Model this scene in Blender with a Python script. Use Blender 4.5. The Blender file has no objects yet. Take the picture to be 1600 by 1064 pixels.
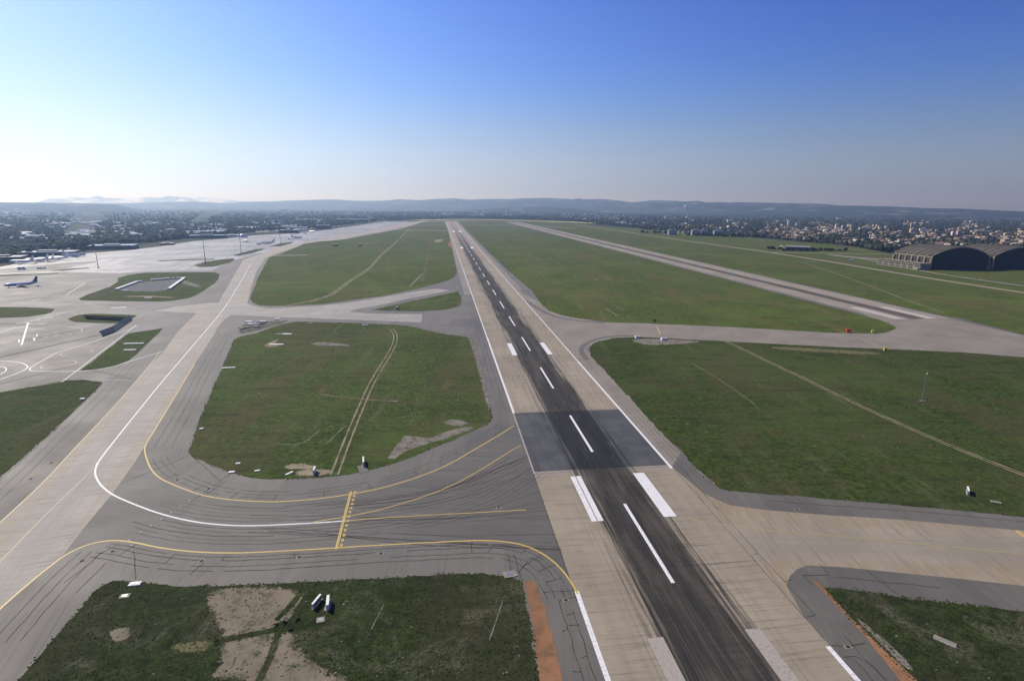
import bpy, bmesh, math, random
import numpy as np
from mathutils import Vector, Matrix, noise as mnoise
R_ = math.radians
S = bpy.context.scene
COL = S.collection
random.seed(7)
rng = np.random.default_rng(7)

# ------------------------------------------------------------------ camera
# camera 82 m above the airfield, looking forward along +Y
F, CAM_H, HX, HY, SL = 870.0, 82.0, 688.0, 320.0, 0.008
roll = math.atan(SL)
yc = HY + (800 - HX) * SL
pitch = math.atan((532 - yc) * math.cos(roll) / F)
vF = Vector((0, math.cos(pitch), -math.sin(pitch)))
vU = Vector((0, math.sin(pitch), math.cos(pitch)))
vR = Vector((1, 0, 0))
cR = vR * math.cos(roll) + vU * math.sin(roll)
cU = -vR * math.sin(roll) + vU * math.cos(roll)
cam = bpy.data.cameras.new('camera')
cam.sensor_width = 36.0
cam.lens = 36.0 * F / 1600.0
cam.clip_start = 1.0
cam.clip_end = 200000.0
camo = bpy.data.objects.new('camera', cam)
COL.objects.link(camo)
camo.matrix_world = Matrix(((cR.x, cU.x, -vF.x, 0), (cR.y, cU.y, -vF.y, 0), (cR.z, cU.z, -vF.z, CAM_H), (0, 0, 0, 1)))
S.camera = camo

# ------------------------------------------------------------------ light
SUN_AZ, SUN_EL = -52.0, 38.0            # degrees left of +Y, above the horizon
W = bpy.data.worlds.new("World")
S.world = W
W.use_nodes = True
wn = W.node_tree
sky = wn.nodes.new('ShaderNodeTexSky')
sky.sky_type = 'NISHITA'
sky.sun_disc = False
sky.sun_elevation = R_(SUN_EL)
sky.sun_rotation = R_(SUN_AZ)
sky.altitude = 50
sky.air_density = 1.25
sky.dust_density = 0.6
sky.ozone_density = 3.5
bgn = wn.nodes['Background']
bgn.inputs['Strength'].default_value = 0.10
# clear dry-air sky: deeper blue away from the horizon
sc1 = wn.nodes.new('ShaderNodeMix'); sc1.data_type = 'RGBA'; sc1.blend_type = 'MULTIPLY'
sc1.inputs[0].default_value = 1.0
wn.links.new(sky.outputs[0], sc1.inputs[6])
sc1.inputs[7].default_value = (0.152, 0.148, 0.182, 1)
gm = wn.nodes.new('ShaderNodeGamma'); gm.inputs['Gamma'].default_value = 2.2
wn.links.new(sc1.outputs[2], gm.inputs['Color'])
sc2 = wn.nodes.new('ShaderNodeMix'); sc2.data_type = 'RGBA'; sc2.blend_type = 'MULTIPLY'
sc2.inputs[0].default_value = 1.0; sc2.clamp_result = False
wn.links.new(gm.outputs['Color'], sc2.inputs[6])
sc2.inputs[7].default_value = (5.6, 6.1, 8.1, 1)
# soft shoulder so that the brightest part of the sky stays below white, cool near the horizon
def wmix(a, b, mode, f=1.0):
    m = wn.nodes.new('ShaderNodeMix'); m.data_type = 'RGBA'; m.blend_type = mode
    for sock, v in ((m.inputs[0], f), (m.inputs[6], a), (m.inputs[7], b)):
        if isinstance(v, bpy.types.NodeSocket): wn.links.new(v, sock)
        else: sock.default_value = v
    return m.outputs[2]
SK = 0.055
den = wmix(wmix(sc2.outputs[2], (SK, SK, SK, 1), 'MULTIPLY'), (1, 1, 1, 1), 'ADD')
soft = wmix(sc2.outputs[2], den, 'DIVIDE')
bw = wn.nodes.new('ShaderNodeRGBToBW'); wn.links.new(soft, bw.inputs[0])
cool = wmix(bw.outputs[0], (0.77, 1.03, 1.44, 1), 'MULTIPLY')
tc = wn.nodes.new('ShaderNodeTexCoord'); sx = wn.nodes.new('ShaderNodeSeparateXYZ'); wn.links.new(tc.outputs['Generated'], sx.inputs[0])
mr = wn.nodes.new('ShaderNodeMapRange'); mr.interpolation_type = 'SMOOTHSTEP'
wn.links.new(sx.outputs[2], mr.inputs[0])
for q_, v_ in ((1, -0.02), (2, 0.22), (3, 0.9), (4, 0.0)): mr.inputs[q_].default_value = v_
wn.links.new(wmix(soft, cool, 'MIX', mr.outputs[0]), bgn.inputs['Color'])
sl = bpy.data.lights.new('sun', 'SUN')
sl.energy = 4.8
sl.angle = R_(0.5)
sl.color = (1.0, 0.94, 0.82)
so = bpy.data.objects.new('sun', sl)
COL.objects.link(so)
sd = Vector((math.sin(R_(SUN_AZ)) * math.cos(R_(SUN_EL)), math.cos(R_(SUN_AZ)) * math.cos(R_(SUN_EL)), math.sin(R_(SUN_EL))))
so.rotation_euler = sd.to_track_quat('Z', 'Y').to_euler()
so.location = (0, 0, 300)
S.view_settings.view_transform = 'Standard'
S.view_settings.look = 'None'
S.view_settings.gamma = 1.0
S.view_settings.exposure = 0.2

# ------------------------------------------------------------------ helpers
EARTH = 2 * 7.3e6
def drop(r):
    return -max(0.0, r - 3500.0) ** 2 / EARTH

def ray(px, py):
    return vF * F + cR * (px - 800) + cU * (532 - py)

def G(px, py, z=0.0):
    d = ray(px, py)
    t = (z - CAM_H) / d.z
    return Vector((d.x * t, d.y * t, z))

def GP(px, py):          # ground point, following the curved plain far out
    p = G(px, py)
    for _ in range(6):
        p = G(px, py, drop(math.hypot(p.x, p.y)))
    return p

def at_dist(px, py, dist):
    d = ray(px, py)
    t = dist / math.hypot(d.x, d.y)
    return Vector((d.x * t, d.y * t, CAM_H + d.z * t))

dR = ray(HX, HY)
AZ = math.atan2(dR.x, dR.y)           # heading of both runways
def UV(u, v, z=0.0):                  # u across, v along the runways
    return Vector((u * math.cos(AZ) + v * math.sin(AZ), -u * math.sin(AZ) + v * math.cos(AZ), z))

def toUV(p):
    return p.x * math.cos(AZ) - p.y * math.sin(AZ), p.x * math.sin(AZ) + p.y * math.cos(AZ)

class NT:
    def __init__(s, name):
        s.m = bpy.data.materials.new(name)
        s.m.use_nodes = True
        s.t = s.m.node_tree
        s.b = s.t.nodes['Principled BSDF']
        s._c = None
    def n(s, typ, **k):
        nd = s.t.nodes.new('ShaderNode' + typ)
        for a, b in k.items():
            setattr(nd, a, b)
        return nd
    def put(s, sock, v):
        if isinstance(v, bpy.types.NodeSocket):
            s.t.links.new(v, sock)
        elif isinstance(v, (tuple, list)):
            sock.default_value = (*v, 1.0) if len(v) == 3 and sock.type == 'RGBA' else v
        else:
            sock.default_value = v
    def co(s):
        if s._c is None:
            s._c = s.n('TexCoord').outputs['Object']
        return s._c
    def map(s, v, scale=(1, 1, 1), rot=0.0, loc=(0, 0, 0)):
        a = s.n('Mapping')
        s.put(a.inputs['Vector'], v)
        a.inputs['Scale'].default_value = scale
        a.inputs['Rotation'].default_value = (0, 0, rot)
        a.inputs['Location'].default_value = loc
        return a.outputs[0]
    def noise(s, v, scale, detail=3.0, rough=0.55, dist=0.0):
        a = s.n('TexNoise')
        s.put(a.inputs['Vector'], v)
        a.inputs['Scale'].default_value = scale
        a.inputs['Detail'].default_value = detail
        a.inputs['Roughness'].default_value = rough
        a.inputs['Distortion'].default_value = dist
        return a.outputs['Fac']
    def math(s, op, a, b=0.0, clamp=False):
        m = s.n('Math', operation=op, use_clamp=clamp)
        s.put(m.inputs[0], a)
        s.put(m.inputs[1], b)
        return m.outputs[0]
    def step(s, v, a, b, lo=0.0, hi=1.0):
        m = s.n('MapRange', interpolation_type='SMOOTHSTEP')
        s.put(m.inputs[0], v)
        m.inputs[1].default_value = a
        m.inputs[2].default_value = b
        m.inputs[3].default_value = lo
        m.inputs[4].default_value = hi
        return m.outputs[0]
    def mix(s, f, a, b, mode='MIX'):
        m = s.n('Mix', data_type='RGBA', blend_type=mode)
        s.put(m.inputs[0], f)
        s.put(m.inputs[6], a)
        s.put(m.inputs[7], b)
        return m.outputs[2]
    def xyz(s, v):
        a = s.n('SeparateXYZ')
        s.put(a.inputs[0], v)
        return a.outputs
    def bump(s, h, strength=0.4, dist=0.2):
        b = s.n('Bump')
        b.inputs['Strength'].default_value = strength
        b.inputs['Distance'].default_value = dist
        s.put(b.inputs['Height'], h)
        s.t.links.new(b.outputs[0], s.b.inputs['Normal'])
    def out(s, col, rough=0.8, metal=0.0, spec=0.5):
        s.put(s.b.inputs['Base Color'], col)
        s.put(s.b.inputs['Roughness'], rough)
        s.b.inputs['Metallic'].default_value = metal
        s.b.inputs['Specular IOR Level'].default_value = spec
        return s.m

def plain(name, col, rough=0.7, metal=0.0, var=0.25, scale=1.5, spec=0.5):
    k = NT(name)
    f = k.noise(k.co(), scale, 4, 0.6)
    return k.out(k.mix(k.step(f, 0.3, 0.75), tuple(c * (1 - var) for c in col), tuple(min(1, c * (1 + var * 0.6)) for c in col)), rough, metal, spec)

def perobj(name, col, rough=0.7, var=0.3, island=False, spec=0.4):
    k = NT(name)
    r = k.n('NewGeometry').outputs['Random Per Island'] if island else k.n('ObjectInfo').outputs['Random']
    a = k.mix(r, tuple(c * (1 - var) for c in col), tuple(min(0.9, c * (1 + var)) for c in col))
    f = k.noise(k.co(), 0.8, 3)
    return k.out(k.mix(k.math('MULTIPLY', f, 0.5), a, tuple(c * 0.55 for c in col)), rough, 0, spec)

def link(name, me, mat=None, parent=None, loc=None, rotz=0.0):
    o = bpy.data.objects.new(name, me)
    COL.objects.link(o)
    if mat is not None and me is not None and not me.materials:
        for m_ in (mat if isinstance(mat, (list, tuple)) else [mat]):
            me.materials.append(m_)
    if loc is not None:
        o.location = loc
    o.rotation_euler.z = rotz
    if parent:
        o.parent = parent
    return o

def tag(o, label=None, cat=None, group=None, kind=None):
    if label: o['label'] = label
    if cat: o['category'] = cat
    if group: o['group'] = group
    if kind: o['kind'] = kind
    return o

def thing(name, label, cat, loc=(0, 0, 0), rotz=0.0, group=None):
    o = link(name, None, loc=loc, rotz=rotz)
    return tag(o, label, cat, group)

def dup(root, loc, rotz=0.0, label=None, scale=None):
    r = root.copy()
    COL.objects.link(r)
    r.location = loc
    r.rotation_euler.z = rotz
    if scale is not None:
        r.scale = scale
    if label: r['label'] = label
    for ch in list(root.children):
        c = ch.copy()
        COL.objects.link(c)
        c.parent = r
        for g in list(ch.children):
            d = g.copy()
            COL.objects.link(d)
            d.parent = c
    return r

class MB:
    def __init__(s):
        s.v = []
        s.f = []
        s.mi = []
    def add(s, vs, fs, mi=0):
        o = len(s.v)
        s.v += [tuple(p) for p in vs]
        s.f += [tuple(i + o for i in f) for f in fs]
        s.mi += [mi] * len(fs)
        return s
    def box(s, x0, x1, y0, y1, z0, z1, mi=0):
        vs = [(x0, y0, z0), (x1, y0, z0), (x1, y1, z0), (x0, y1, z0), (x0, y0, z1), (x1, y0, z1), (x1, y1, z1), (x0, y1, z1)]
        return s.add(vs, [(3, 2, 1, 0), (4, 5, 6, 7), (0, 1, 5, 4), (1, 2, 6, 5), (2, 3, 7, 6), (3, 0, 4, 7)], mi)
    def tube(s, pts, rads, n=8, mi=0, caps=True):
        rings = []
        pts = [Vector(p) for p in pts]
        o = len(s.v)
        for i, p in enumerate(pts):
            d = (pts[min(i + 1, len(pts) - 1)] - pts[max(i - 1, 0)]).normalized()
            a = d.cross(Vector((0, 0, 1)) if abs(d.z) < 0.9 else Vector((1, 0, 0))).normalized()
            b = d.cross(a)
            r = rads[i] if isinstance(rads, (list, tuple)) else rads
            rx, ry = r if isinstance(r, tuple) else (r, r)
            for k in range(n):
                t = 2 * math.pi * k / n
                s.v.append(tuple(p + a * math.cos(t) * rx + b * math.sin(t) * ry))
        for i in range(len(pts) - 1):
            for k in range(n):
                s.f.append((o + i * n + k, o + i * n + (k + 1) % n, o + (i + 1) * n + (k + 1) % n, o + (i + 1) * n + k))
                s.mi.append(mi)
        if caps:
            s.f.append(tuple(o + k for k in range(n))[::-1]); s.mi.append(mi)
            s.f.append(tuple(o + (len(pts) - 1) * n + k for k in range(n))); s.mi.append(mi)
        return s
    def build(s, name, mat, parent=None, loc=None, rotz=0.0, smooth=False):
        me = bpy.data.meshes.new(name)
        me.from_pydata(s.v, [], s.f)
        bm = bmesh.new(); bm.from_mesh(me)
        bmesh.ops.recalc_face_normals(bm, faces=bm.faces[:])
        bm.to_mesh(me); bm.free()
        o = link(name, me, mat, parent, loc, rotz)
        if any(s.mi):
            me.polygons.foreach_set('material_index', s.mi)
        if smooth:
            me.polygons.foreach_set('use_smooth', [True] * len(me.polygons))
        return o

def fractal_edge(pts, step, amp, seed=0.0):
    out = []
    n = len(pts)
    for i in range(n):
        a, b = pts[i], pts[(i + 1) % n]
        L = (b - a).length
        k = max(1, min(160, int(L / step)))
        nr = Vector((-(b - a).y, (b - a).x, 0))
        if L > 0: nr /= L
        for j in range(k):
            p = a.lerp(b, j / k)
            w = amp * (mnoise.noise(Vector((p.x / (step * 2.3), p.y / (step * 2.3), seed))) * 1.3 + mnoise.noise(Vector((p.x / (step * 9), p.y / (step * 9), seed + 5))) * 1.2)
            out.append(p + nr * w)
    return out

def chaikin(pts, closed=False, it=2):
    for _ in range(it):
        q = []
        n = len(pts)
        if not closed: q.append(pts[0])
        for i in range(n if closed else n - 1):
            a, b = pts[i], pts[(i + 1) % n]
            q += [a.lerp(b, 0.25), a.lerp(b, 0.75)]
        if not closed: q.append(pts[-1])
        pts = q
    return pts

SEQ = {}
def layer(z):
    SEQ[z] = SEQ.get(z, 0) + 1
    return z + 0.0004 * SEQ[z]

def sheet(name, pts, z, mat, edge=None, smooth=0, origin=None, rotz=0.0, kind='structure', parent=None, seed=0.0):
    P = [p if isinstance(p, Vector) else GP(*p) for p in pts]
    P = [Vector((p.x, p.y, 0)) for p in P]
    if smooth: P = chaikin(P, True, smooth)
    if edge: P = fractal_edge(P, edge[0], edge[1], seed)
    o0 = origin or Vector((0, 0, 0))
    c, s_ = math.cos(-rotz), math.sin(-rotz)
    L = [((p.x - o0.x) * c - (p.y - o0.y) * s_, (p.x - o0.x) * s_ + (p.y - o0.y) * c, 0.0) for p in P]
    me = bpy.data.meshes.new(name)
    bm = bmesh.new()
    f = bm.faces.new([bm.verts.new(q) for q in L])
    f.normal_update()
    if f.normal.z < 0: f.normal_flip()
    bmesh.ops.triangulate(bm, faces=bm.faces[:], ngon_method='EAR_CLIP')
    bm.to_mesh(me); bm.free()
    o = link(name, me, mat, parent, (o0.x, o0.y, layer(z)), rotz)
    if kind: o['kind'] = kind
    return o

def ribbon_pts(P, w, closed=False):
    A, B = [], []
    n = len(P)
    for i, p in enumerate(P):
        a = P[(i - 1) % n] if (closed or i > 0) else p
        b = P[(i + 1) % n] if (closed or i < n - 1) else p
        d = (b - a); d.z = 0
        d.normalize()
        nr = Vector((-d.y, d.x, 0))
        ww = w[i] if isinstance(w, (list, tuple)) else w
        A.append(p + nr * ww / 2); B.append(p - nr * ww / 2)
    return A, B

def ribbon(mb, P, w, z=0.0, closed=False, mi=0):
    A, B = ribbon_pts(P, w, closed)
    n = len(P)
    vs = [(p.x, p.y, z) for p in A] + [(p.x, p.y, z) for p in B]
    fs = [(i, n + i, n + (i + 1) % n, (i + 1) % n) for i in range(n if closed else n - 1)]
    mb.add(vs, fs, mi)

def PX(pts, it=2):
    P = [Vector((*GP(*p).xy, 0)) for p in pts]
    return chaikin(P, False, it) if it else P

def offset(P, d):
    A, _ = ribbon_pts(P, 2 * d)
    return A

def np_mesh(name, V, Fc, mat, loc=None, parent=None):
    me = bpy.data.meshes.new(name)
    V = np.asarray(V, dtype=np.float32); Fc = np.asarray(Fc, dtype=np.int32)
    nv, nf, k = len(V), len(Fc), Fc.shape[1]
    me.vertices.add(nv); me.vertices.foreach_set('co', V.ravel())
    me.loops.add(nf * k); me.loops.foreach_set('vertex_index', Fc.ravel())
    me.polygons.add(nf); me.polygons.foreach_set('loop_start', np.arange(0, nf * k, k, dtype=np.int32))
    me.update(calc_edges=True); me.validate()
    return link(name, me, mat, parent, loc)

# ------------------------------------------------------------------ materials of the ground
def mat_plain():
    k = NT('plain_ground')
    c = k.co()
    vo = k.n('TexVoronoi'); vo.inputs['Scale'].default_value = 0.006
    k.put(vo.inputs['Vector'], c)
    cell = k.xyz(vo.outputs['Color'])[0]
    a = k.mix(k.step(cell, 0.2, 0.8), (0.026, 0.034, 0.020), (0.055, 0.058, 0.034))
    a = k.mix(k.step(k.noise(c, 0.012, 5, 0.65), 0.4, 0.6), a, (0.022, 0.032, 0.018))
    a = k.mix(k.step(k.noise(c, 0.004, 4, 0.6), 0.64, 0.70), a, (0.09, 0.085, 0.06))
    return k.out(a, 0.95, spec=0.1)

def mat_grass(name, tone=(1, 1, 1), dry=0.5, bare=0.0):
    k = NT(name)
    c = k.co()
    T = lambda *q: tuple(a * b for a, b in zip(q, tone))
    big = k.noise(c, 0.011, 5, 0.6, 0.6)
    big2 = k.noise(k.map(c, (0.02, 0.006, 1), rot=-AZ + R_(60), loc=(50, 9, 0)), 1.0, 6, 0.65)
    mid = k.noise(c, 0.05, 7, 0.72)
    streak = k.noise(k.map(c, (0.12, 0.012, 1), rot=-AZ + R_(4)), 1.0, 6, 0.72)
    xstreak = k.noise(k.map(c, (0.03, 0.13, 1), rot=-AZ - R_(12)), 1.0, 6, 0.75)
    fine = k.noise(c, 0.5, 7, 0.78)
    tiny = k.noise(c, 1.5, 6, 0.75)
    col = k.mix(k.step(fine, 0.34, 0.68), T(0.026, 0.042, 0.011), T(0.100, 0.138, 0.034))
    mott = k.noise(c, 0.17, 6, 0.75)
    col = k.mix(k.step(mott, 0.50, 0.66, 0, 0.6), col, T(0.030, 0.044, 0.014))
    col = k.mix(k.step(mott, 0.48, 0.34, 0, 0.45), col, T(0.115, 0.140, 0.045))
    col = k.mix(k.step(big, 0.44, 0.64, 0, 0.6), col, T(0.098, 0.128, 0.036))
    col = k.mix(k.step(big2, 0.48, 0.62, 0, 0.45 * dry + .15), col, T(0.118, 0.096, 0.050))
    br = k.math('MULTIPLY', k.step(mid, 0.46, 0.62), k.step(tiny, 0.32, 0.58))
    col = k.mix(k.math('MULTIPLY', br, 0.5 * dry + 0.3), col, T(0.105, 0.080, 0.046))
    col = k.mix(k.step(streak, 0.53, 0.70, 0, 0.55 * dry), col, T(0.175, 0.155, 0.085))
    col = k.mix(k.step(xstreak, 0.50, 0.64, 0, 0.5), col, T(0.034, 0.044, 0.017))
    col = k.mix(k.step(tiny, 0.54, 0.70, 0, 0.75), col, T(0.018, 0.024, 0.010))
    if bare:
        bt = k.math('MULTIPLY', k.step(k.noise(c, 0.07, 7, 0.72, 0.8), 0.50, 0.66), k.step(tiny, 0.36, 0.60))
        col = k.mix(k.math('MULTIPLY', bt, bare), col, (0.20, 0.172, 0.128))
    k.bump(k.math('ADD', fine, k.math('MULTIPLY', tiny, 0.6)), 0.75, 0.45)
    return k.out(col, 0.95, spec=0.05)

def mat_asphalt(name, col, lane=0.0, warm=0.0):
    k = NT(name)
    c = k.co()
    a = k.noise(c, 0.03, 5, 0.6)
    f = k.noise(c, 2.6, 4, 0.75)
    s = k.noise(k.map(c, (0.9, 0.02, 1)), 1.0, 4, 0.6)
    base = k.mix(k.step(a, 0.3, 0.7), tuple(x * 0.82 for x in col), tuple(x * 1.18 for x in col))
    base = k.mix(k.step(f, 0.35, 0.7, 0, 0.35), base, tuple(x * 0.6 for x in col))
    base = k.mix(k.step(s, 0.5, 0.7, 0, 0.35 + lane), base, tuple(x * 0.62 for x in col))
    vo = k.n('TexVoronoi', distance='CHEBYCHEV'); vo.inputs['Scale'].default_value = 0.055
    k.put(vo.inputs['Vector'], k.map(c, (1, 0.35, 1)))
    rc = k.xyz(vo.outputs['Color'])
    base = k.mix(k.step(rc[0], 0.55, 0.6, 0, 0.22), base, tuple(x * 1.45 for x in col))
    base = k.mix(k.step(rc[1], 0.7, 0.74, 0, 0.28), base, tuple(x * 0.6 for x in col))
    sm = k.noise(k.map(c, (0.28, 0.012, 1)), 1.0, 3, 0.55)
    base = k.mix(k.step(sm, 0.48, 0.68, 0, 0.3), base, tuple(x * 0.66 for x in col))
    st = k.step(k.noise(c, 0.16, 6, 0.7, 0.5), 0.60, 0.72, 0, 0.5)
    base = k.mix(st, base, tuple(x * 0.55 for x in col))
    s2 = k.noise(k.map(c, (2.2, 0.015, 1), loc=(4, 2, 0)), 1.0, 3, 0.7)
    base = k.mix(k.step(s2, 0.56, 0.66, 0, 0.3 + lane * .5), base, tuple(x * 0.55 for x in col))
    lt = k.step(k.noise(c, 0.11, 5, 0.65), 0.62, 0.75, 0, 0.3)
    base = k.mix(lt, base, tuple(x * 1.5 for x in col))
    k.bump(f, 0.15, 0.03)
    return k.out(base, k.step(a, 0.2, 0.8, 0.62, 0.85), spec=0.45)

def mat_concrete(name, col, slab=5.0, wear=0.4, centre=None, rough=0.75):
    """local x across, y along"""
    k = NT(name)
    c = k.co()
    x, y, _ = k.xyz(c)
    a = k.noise(c, 0.045, 5, 0.6)
    cross = k.noise(k.map(c, (0.05, 1.1, 1)), 1.0, 5, 0.7)
    cross2 = k.noise(k.map(c, (0.16, 0.45, 1), loc=(7, 3, 0)), 1.0, 4, 0.65)
    f = k.noise(c, 1.9, 4, 0.75)
    base = k.mix(k.step(a, 0.3, 0.7), tuple(q * 0.85 for q in col), tuple(min(1, q * 1.13) for q in col))
    base = k.mix(k.step(cross, 0.49, 0.66, 0, wear * 1.25), base, tuple(q * 0.45 for q in col))
    base = k.mix(k.step(cross2, 0.54, 0.7, 0, wear * 0.7), base, tuple(q * 0.6 for q in col))
    base = k.mix(k.step(f, 0.45, 0.75, 0, 0.25), base, tuple(q * 0.7 for q in col))
    if slab:
        for q, s_ in ((x, slab), (y, slab)):
            fr = k.math('FRACT', k.math('DIVIDE', k.math('ADD', q, 1000.0 * slab), s_))
            d = k.math('ABSOLUTE', k.math('SUBTRACT', fr, 0.5))
            base = k.mix(k.step(d, 0.47, 0.495, 0, 0.38), base, tuple(z_ * 0.45 for z_ in col))
    if centre:
        ax = k.math('ABSOLUTE', k.math('ADD', x, k.math('MULTIPLY', k.math('SUBTRACT', k.noise(c, 0.02, 2), 0.5), 3.0)))
        sn = k.noise(k.map(c, (0.8, 0.012, 1)), 1.0, 4, 0.7)
        base = k.mix(k.math('MULTIPLY', k.step(ax, centre, centre * 0.25), k.step(sn, 0.35, 0.7, 0.1, 0.75)), base, tuple(q * 0.68 + 0.03 for q in col))
        base = k.mix(k.math('MULTIPLY', k.step(ax, centre * 0.8, centre * 1.3), k.step(cross2, 0.35, 0.65, 0, 0.6)), base, (col[0] * 0.95, col[1] * 0.82, col[2] * 0.6))
    k.bump(f, 0.15, 0.03)
    return k.out(base, rough, spec=0.4)

def mat_runway(name, col, half, rub, v_near, v_far, dens_near=1.0, patch=None):
    """concrete runway: cross streaks, joints, rubber laid along the wheel paths; local x across, y along"""
    k = NT(name)
    c = k.co()
    x, y, _ = k.xyz(c)
    a = k.noise(c, 0.03, 5, 0.6)
    cross = k.noise(k.map(c, (0.045, 1.2, 1)), 1.0, 6, 0.7)
    cross2 = k.noise(k.map(c, (0.12, 0.33, 1), loc=(3, 9, 0)), 1.0, 5, 0.65)
    lon = k.noise(k.map(c, (0.35, 0.006, 1)), 1.0, 4, 0.6)
    f = k.noise(c, 2.1, 4, 0.75)
    base = k.mix(k.step(a, 0.3, 0.7), tuple(q * 0.85 for q in col), tuple(q * 1.12 for q in col))
    base = k.mix(k.step(cross, 0.50, 0.70, 0, 0.72), base, tuple(q * 0.42 for q in col))
    base = k.mix(k.step(cross2, 0.55, 0.7, 0, 0.4), base, tuple(q * 0.55 for q in col))
    base = k.mix(k.step(lon, 0.5, 0.72, 0, 0.35), base, tuple(q * 0.6 for q in col))
    base = k.mix(k.step(f, 0.45, 0.75, 0, 0.25), base, tuple(q * 0.7 for q in col))
    for q, s_, w_ in ((x, 7.5, 0.49), (y, 7.5, 0.488)):
        fr = k.math('FRACT', k.math('DIVIDE', k.math('ADD', q, 7503.75), s_))
        d = k.math('ABSOLUTE', k.math('SUBTRACT', fr, 0.5))
        base = k.mix(k.step(d, w_ - 0.015, w_ + 0.005, 0, 0.22), base, tuple(z_ * 0.4 for z_ in col))
    if patch:
        pn = k.mix(k.step(k.noise(c, 0.12, 5), 0.3, 0.7), (0.060, 0.061, 0.064), (0.092, 0.092, 0.094))
        pn = k.mix(k.step(k.noise(k.map(c, (0.5, 0.01, 1)), 1.0, 3), 0.5, 0.7, 0, 0.4), pn, (0.045, 0.045, 0.048))
        pm = k.math('MULTIPLY', k.math('GREATER_THAN', y, patch[0]), k.math('LESS_THAN', y, patch[1]))
        base = k.mix(pm, base, pn)
        rim = k.math('MULTIPLY', k.math('GREATER_THAN', y, patch[0] - 2.2), k.math('LESS_THAN', y, patch[0]))
        base = k.mix(k.math('MULTIPLY', rim, 0.7), base, (0.30, 0.27, 0.225))
    # rubber
    wob = k.math('MULTIPLY', k.math('SUBTRACT', k.noise(k.map(c, (0.02, 0.01, 1)), 1.0, 2), 0.5), 2.0)
    ax = k.math('ABSOLUTE', k.math('ADD', x, wob))
    st1 = k.noise(k.map(c, (2.4, 0.008, 1)), 1.0, 3, 0.75)
    st2 = k.noise(k.map(c, (0.75, 0.016, 1), loc=(11, 0, 0)), 1.0, 4, 0.7)
    spread = k.math('ADD', ax, k.math('MULTIPLY', k.math('SUBTRACT', st2, 0.5), rub * 1.5))
    core = k.step(spread, rub * 1.08, rub * 0.72)
    halo = k.math('MULTIPLY', k.step(ax, rub * 1.6, rub * 0.8), k.step(st1, 0.53, 0.60))
    m = k.math('MAXIMUM', k.math('MULTIPLY', core, k.step(st1, 0.26, 0.52, 0.72, 1.0)), k.math('MULTIPLY', halo, 0.75))
    fade = k.math('MULTIPLY', k.step(y, v_near - 60, v_near), k.step(y, v_far, v_far * 0.3, 0.25, 1.0))
    blot = k.step(k.noise(k.map(c, (0.15, 0.03, 1)), 1.0, 4, 0.6), 0.3, 0.6, 0.84, 1.0)
    m = k.math('MULTIPLY', k.math('MULTIPLY', m, fade), blot)
    m = k.math('MULTIPLY', m, dens_near * 0.95)
    rubc = k.mix(k.step(k.noise(k.map(c, (1.3, 0.05, 1)), 1.0, 4, 0.7), 0.4, 0.68), (0.006, 0.007, 0.008), (0.020, 0.021, 0.021))
    base = k.mix(m, base, rubc)
    k.bump(f, 0.12, 0.03)
    return k.out(base, k.step(m, 0.2, 0.9, 0.8, 0.88), spec=0.25)

def mat_paint(name, col, wear=0.35, rough=0.6):
    k = NT(name)
    c = k.co()
    f = k.noise(c, 1.6, 5, 0.7)
    g = k.noise(c, 0.25, 4, 0.6)
    m = k.math('MULTIPLY', k.step(f, 0.45, 0.7), k.step(g, 0.3, 0.65, 0.3, 1.0))
    return k.out(k.mix(k.math('MULTIPLY', m, wear), col, (0.16, 0.15, 0.14)), rough)

def mat_dirt(name, a, b, weeds=0.4, wc=(0.05, 0.06, 0.022)):
    k = NT(name)
    c = k.co()
    col = k.mix(k.step(k.noise(c, 0.15, 5, 0.65), 0.3, 0.7), a, b)
    col = k.mix(k.step(k.noise(c, 1.4, 5, 0.7), 0.5, 0.7, 0, 0.5), col, tuple(x * 0.5 for x in a))
    wd = k.math('MULTIPLY', k.step(k.noise(c, 0.3, 6, 0.72, 0.4), 0.5, 0.6), k.step(k.noise(c, 1.2, 4, 0.7), 0.35, 0.55))
    col = k.mix(k.math('MULTIPLY', wd, weeds), col, wc)
    k.bump(k.noise(c, 1.0, 5, 0.7), 0.4, 0.15)
    return k.out(col, 0.95, spec=0.1)

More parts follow.
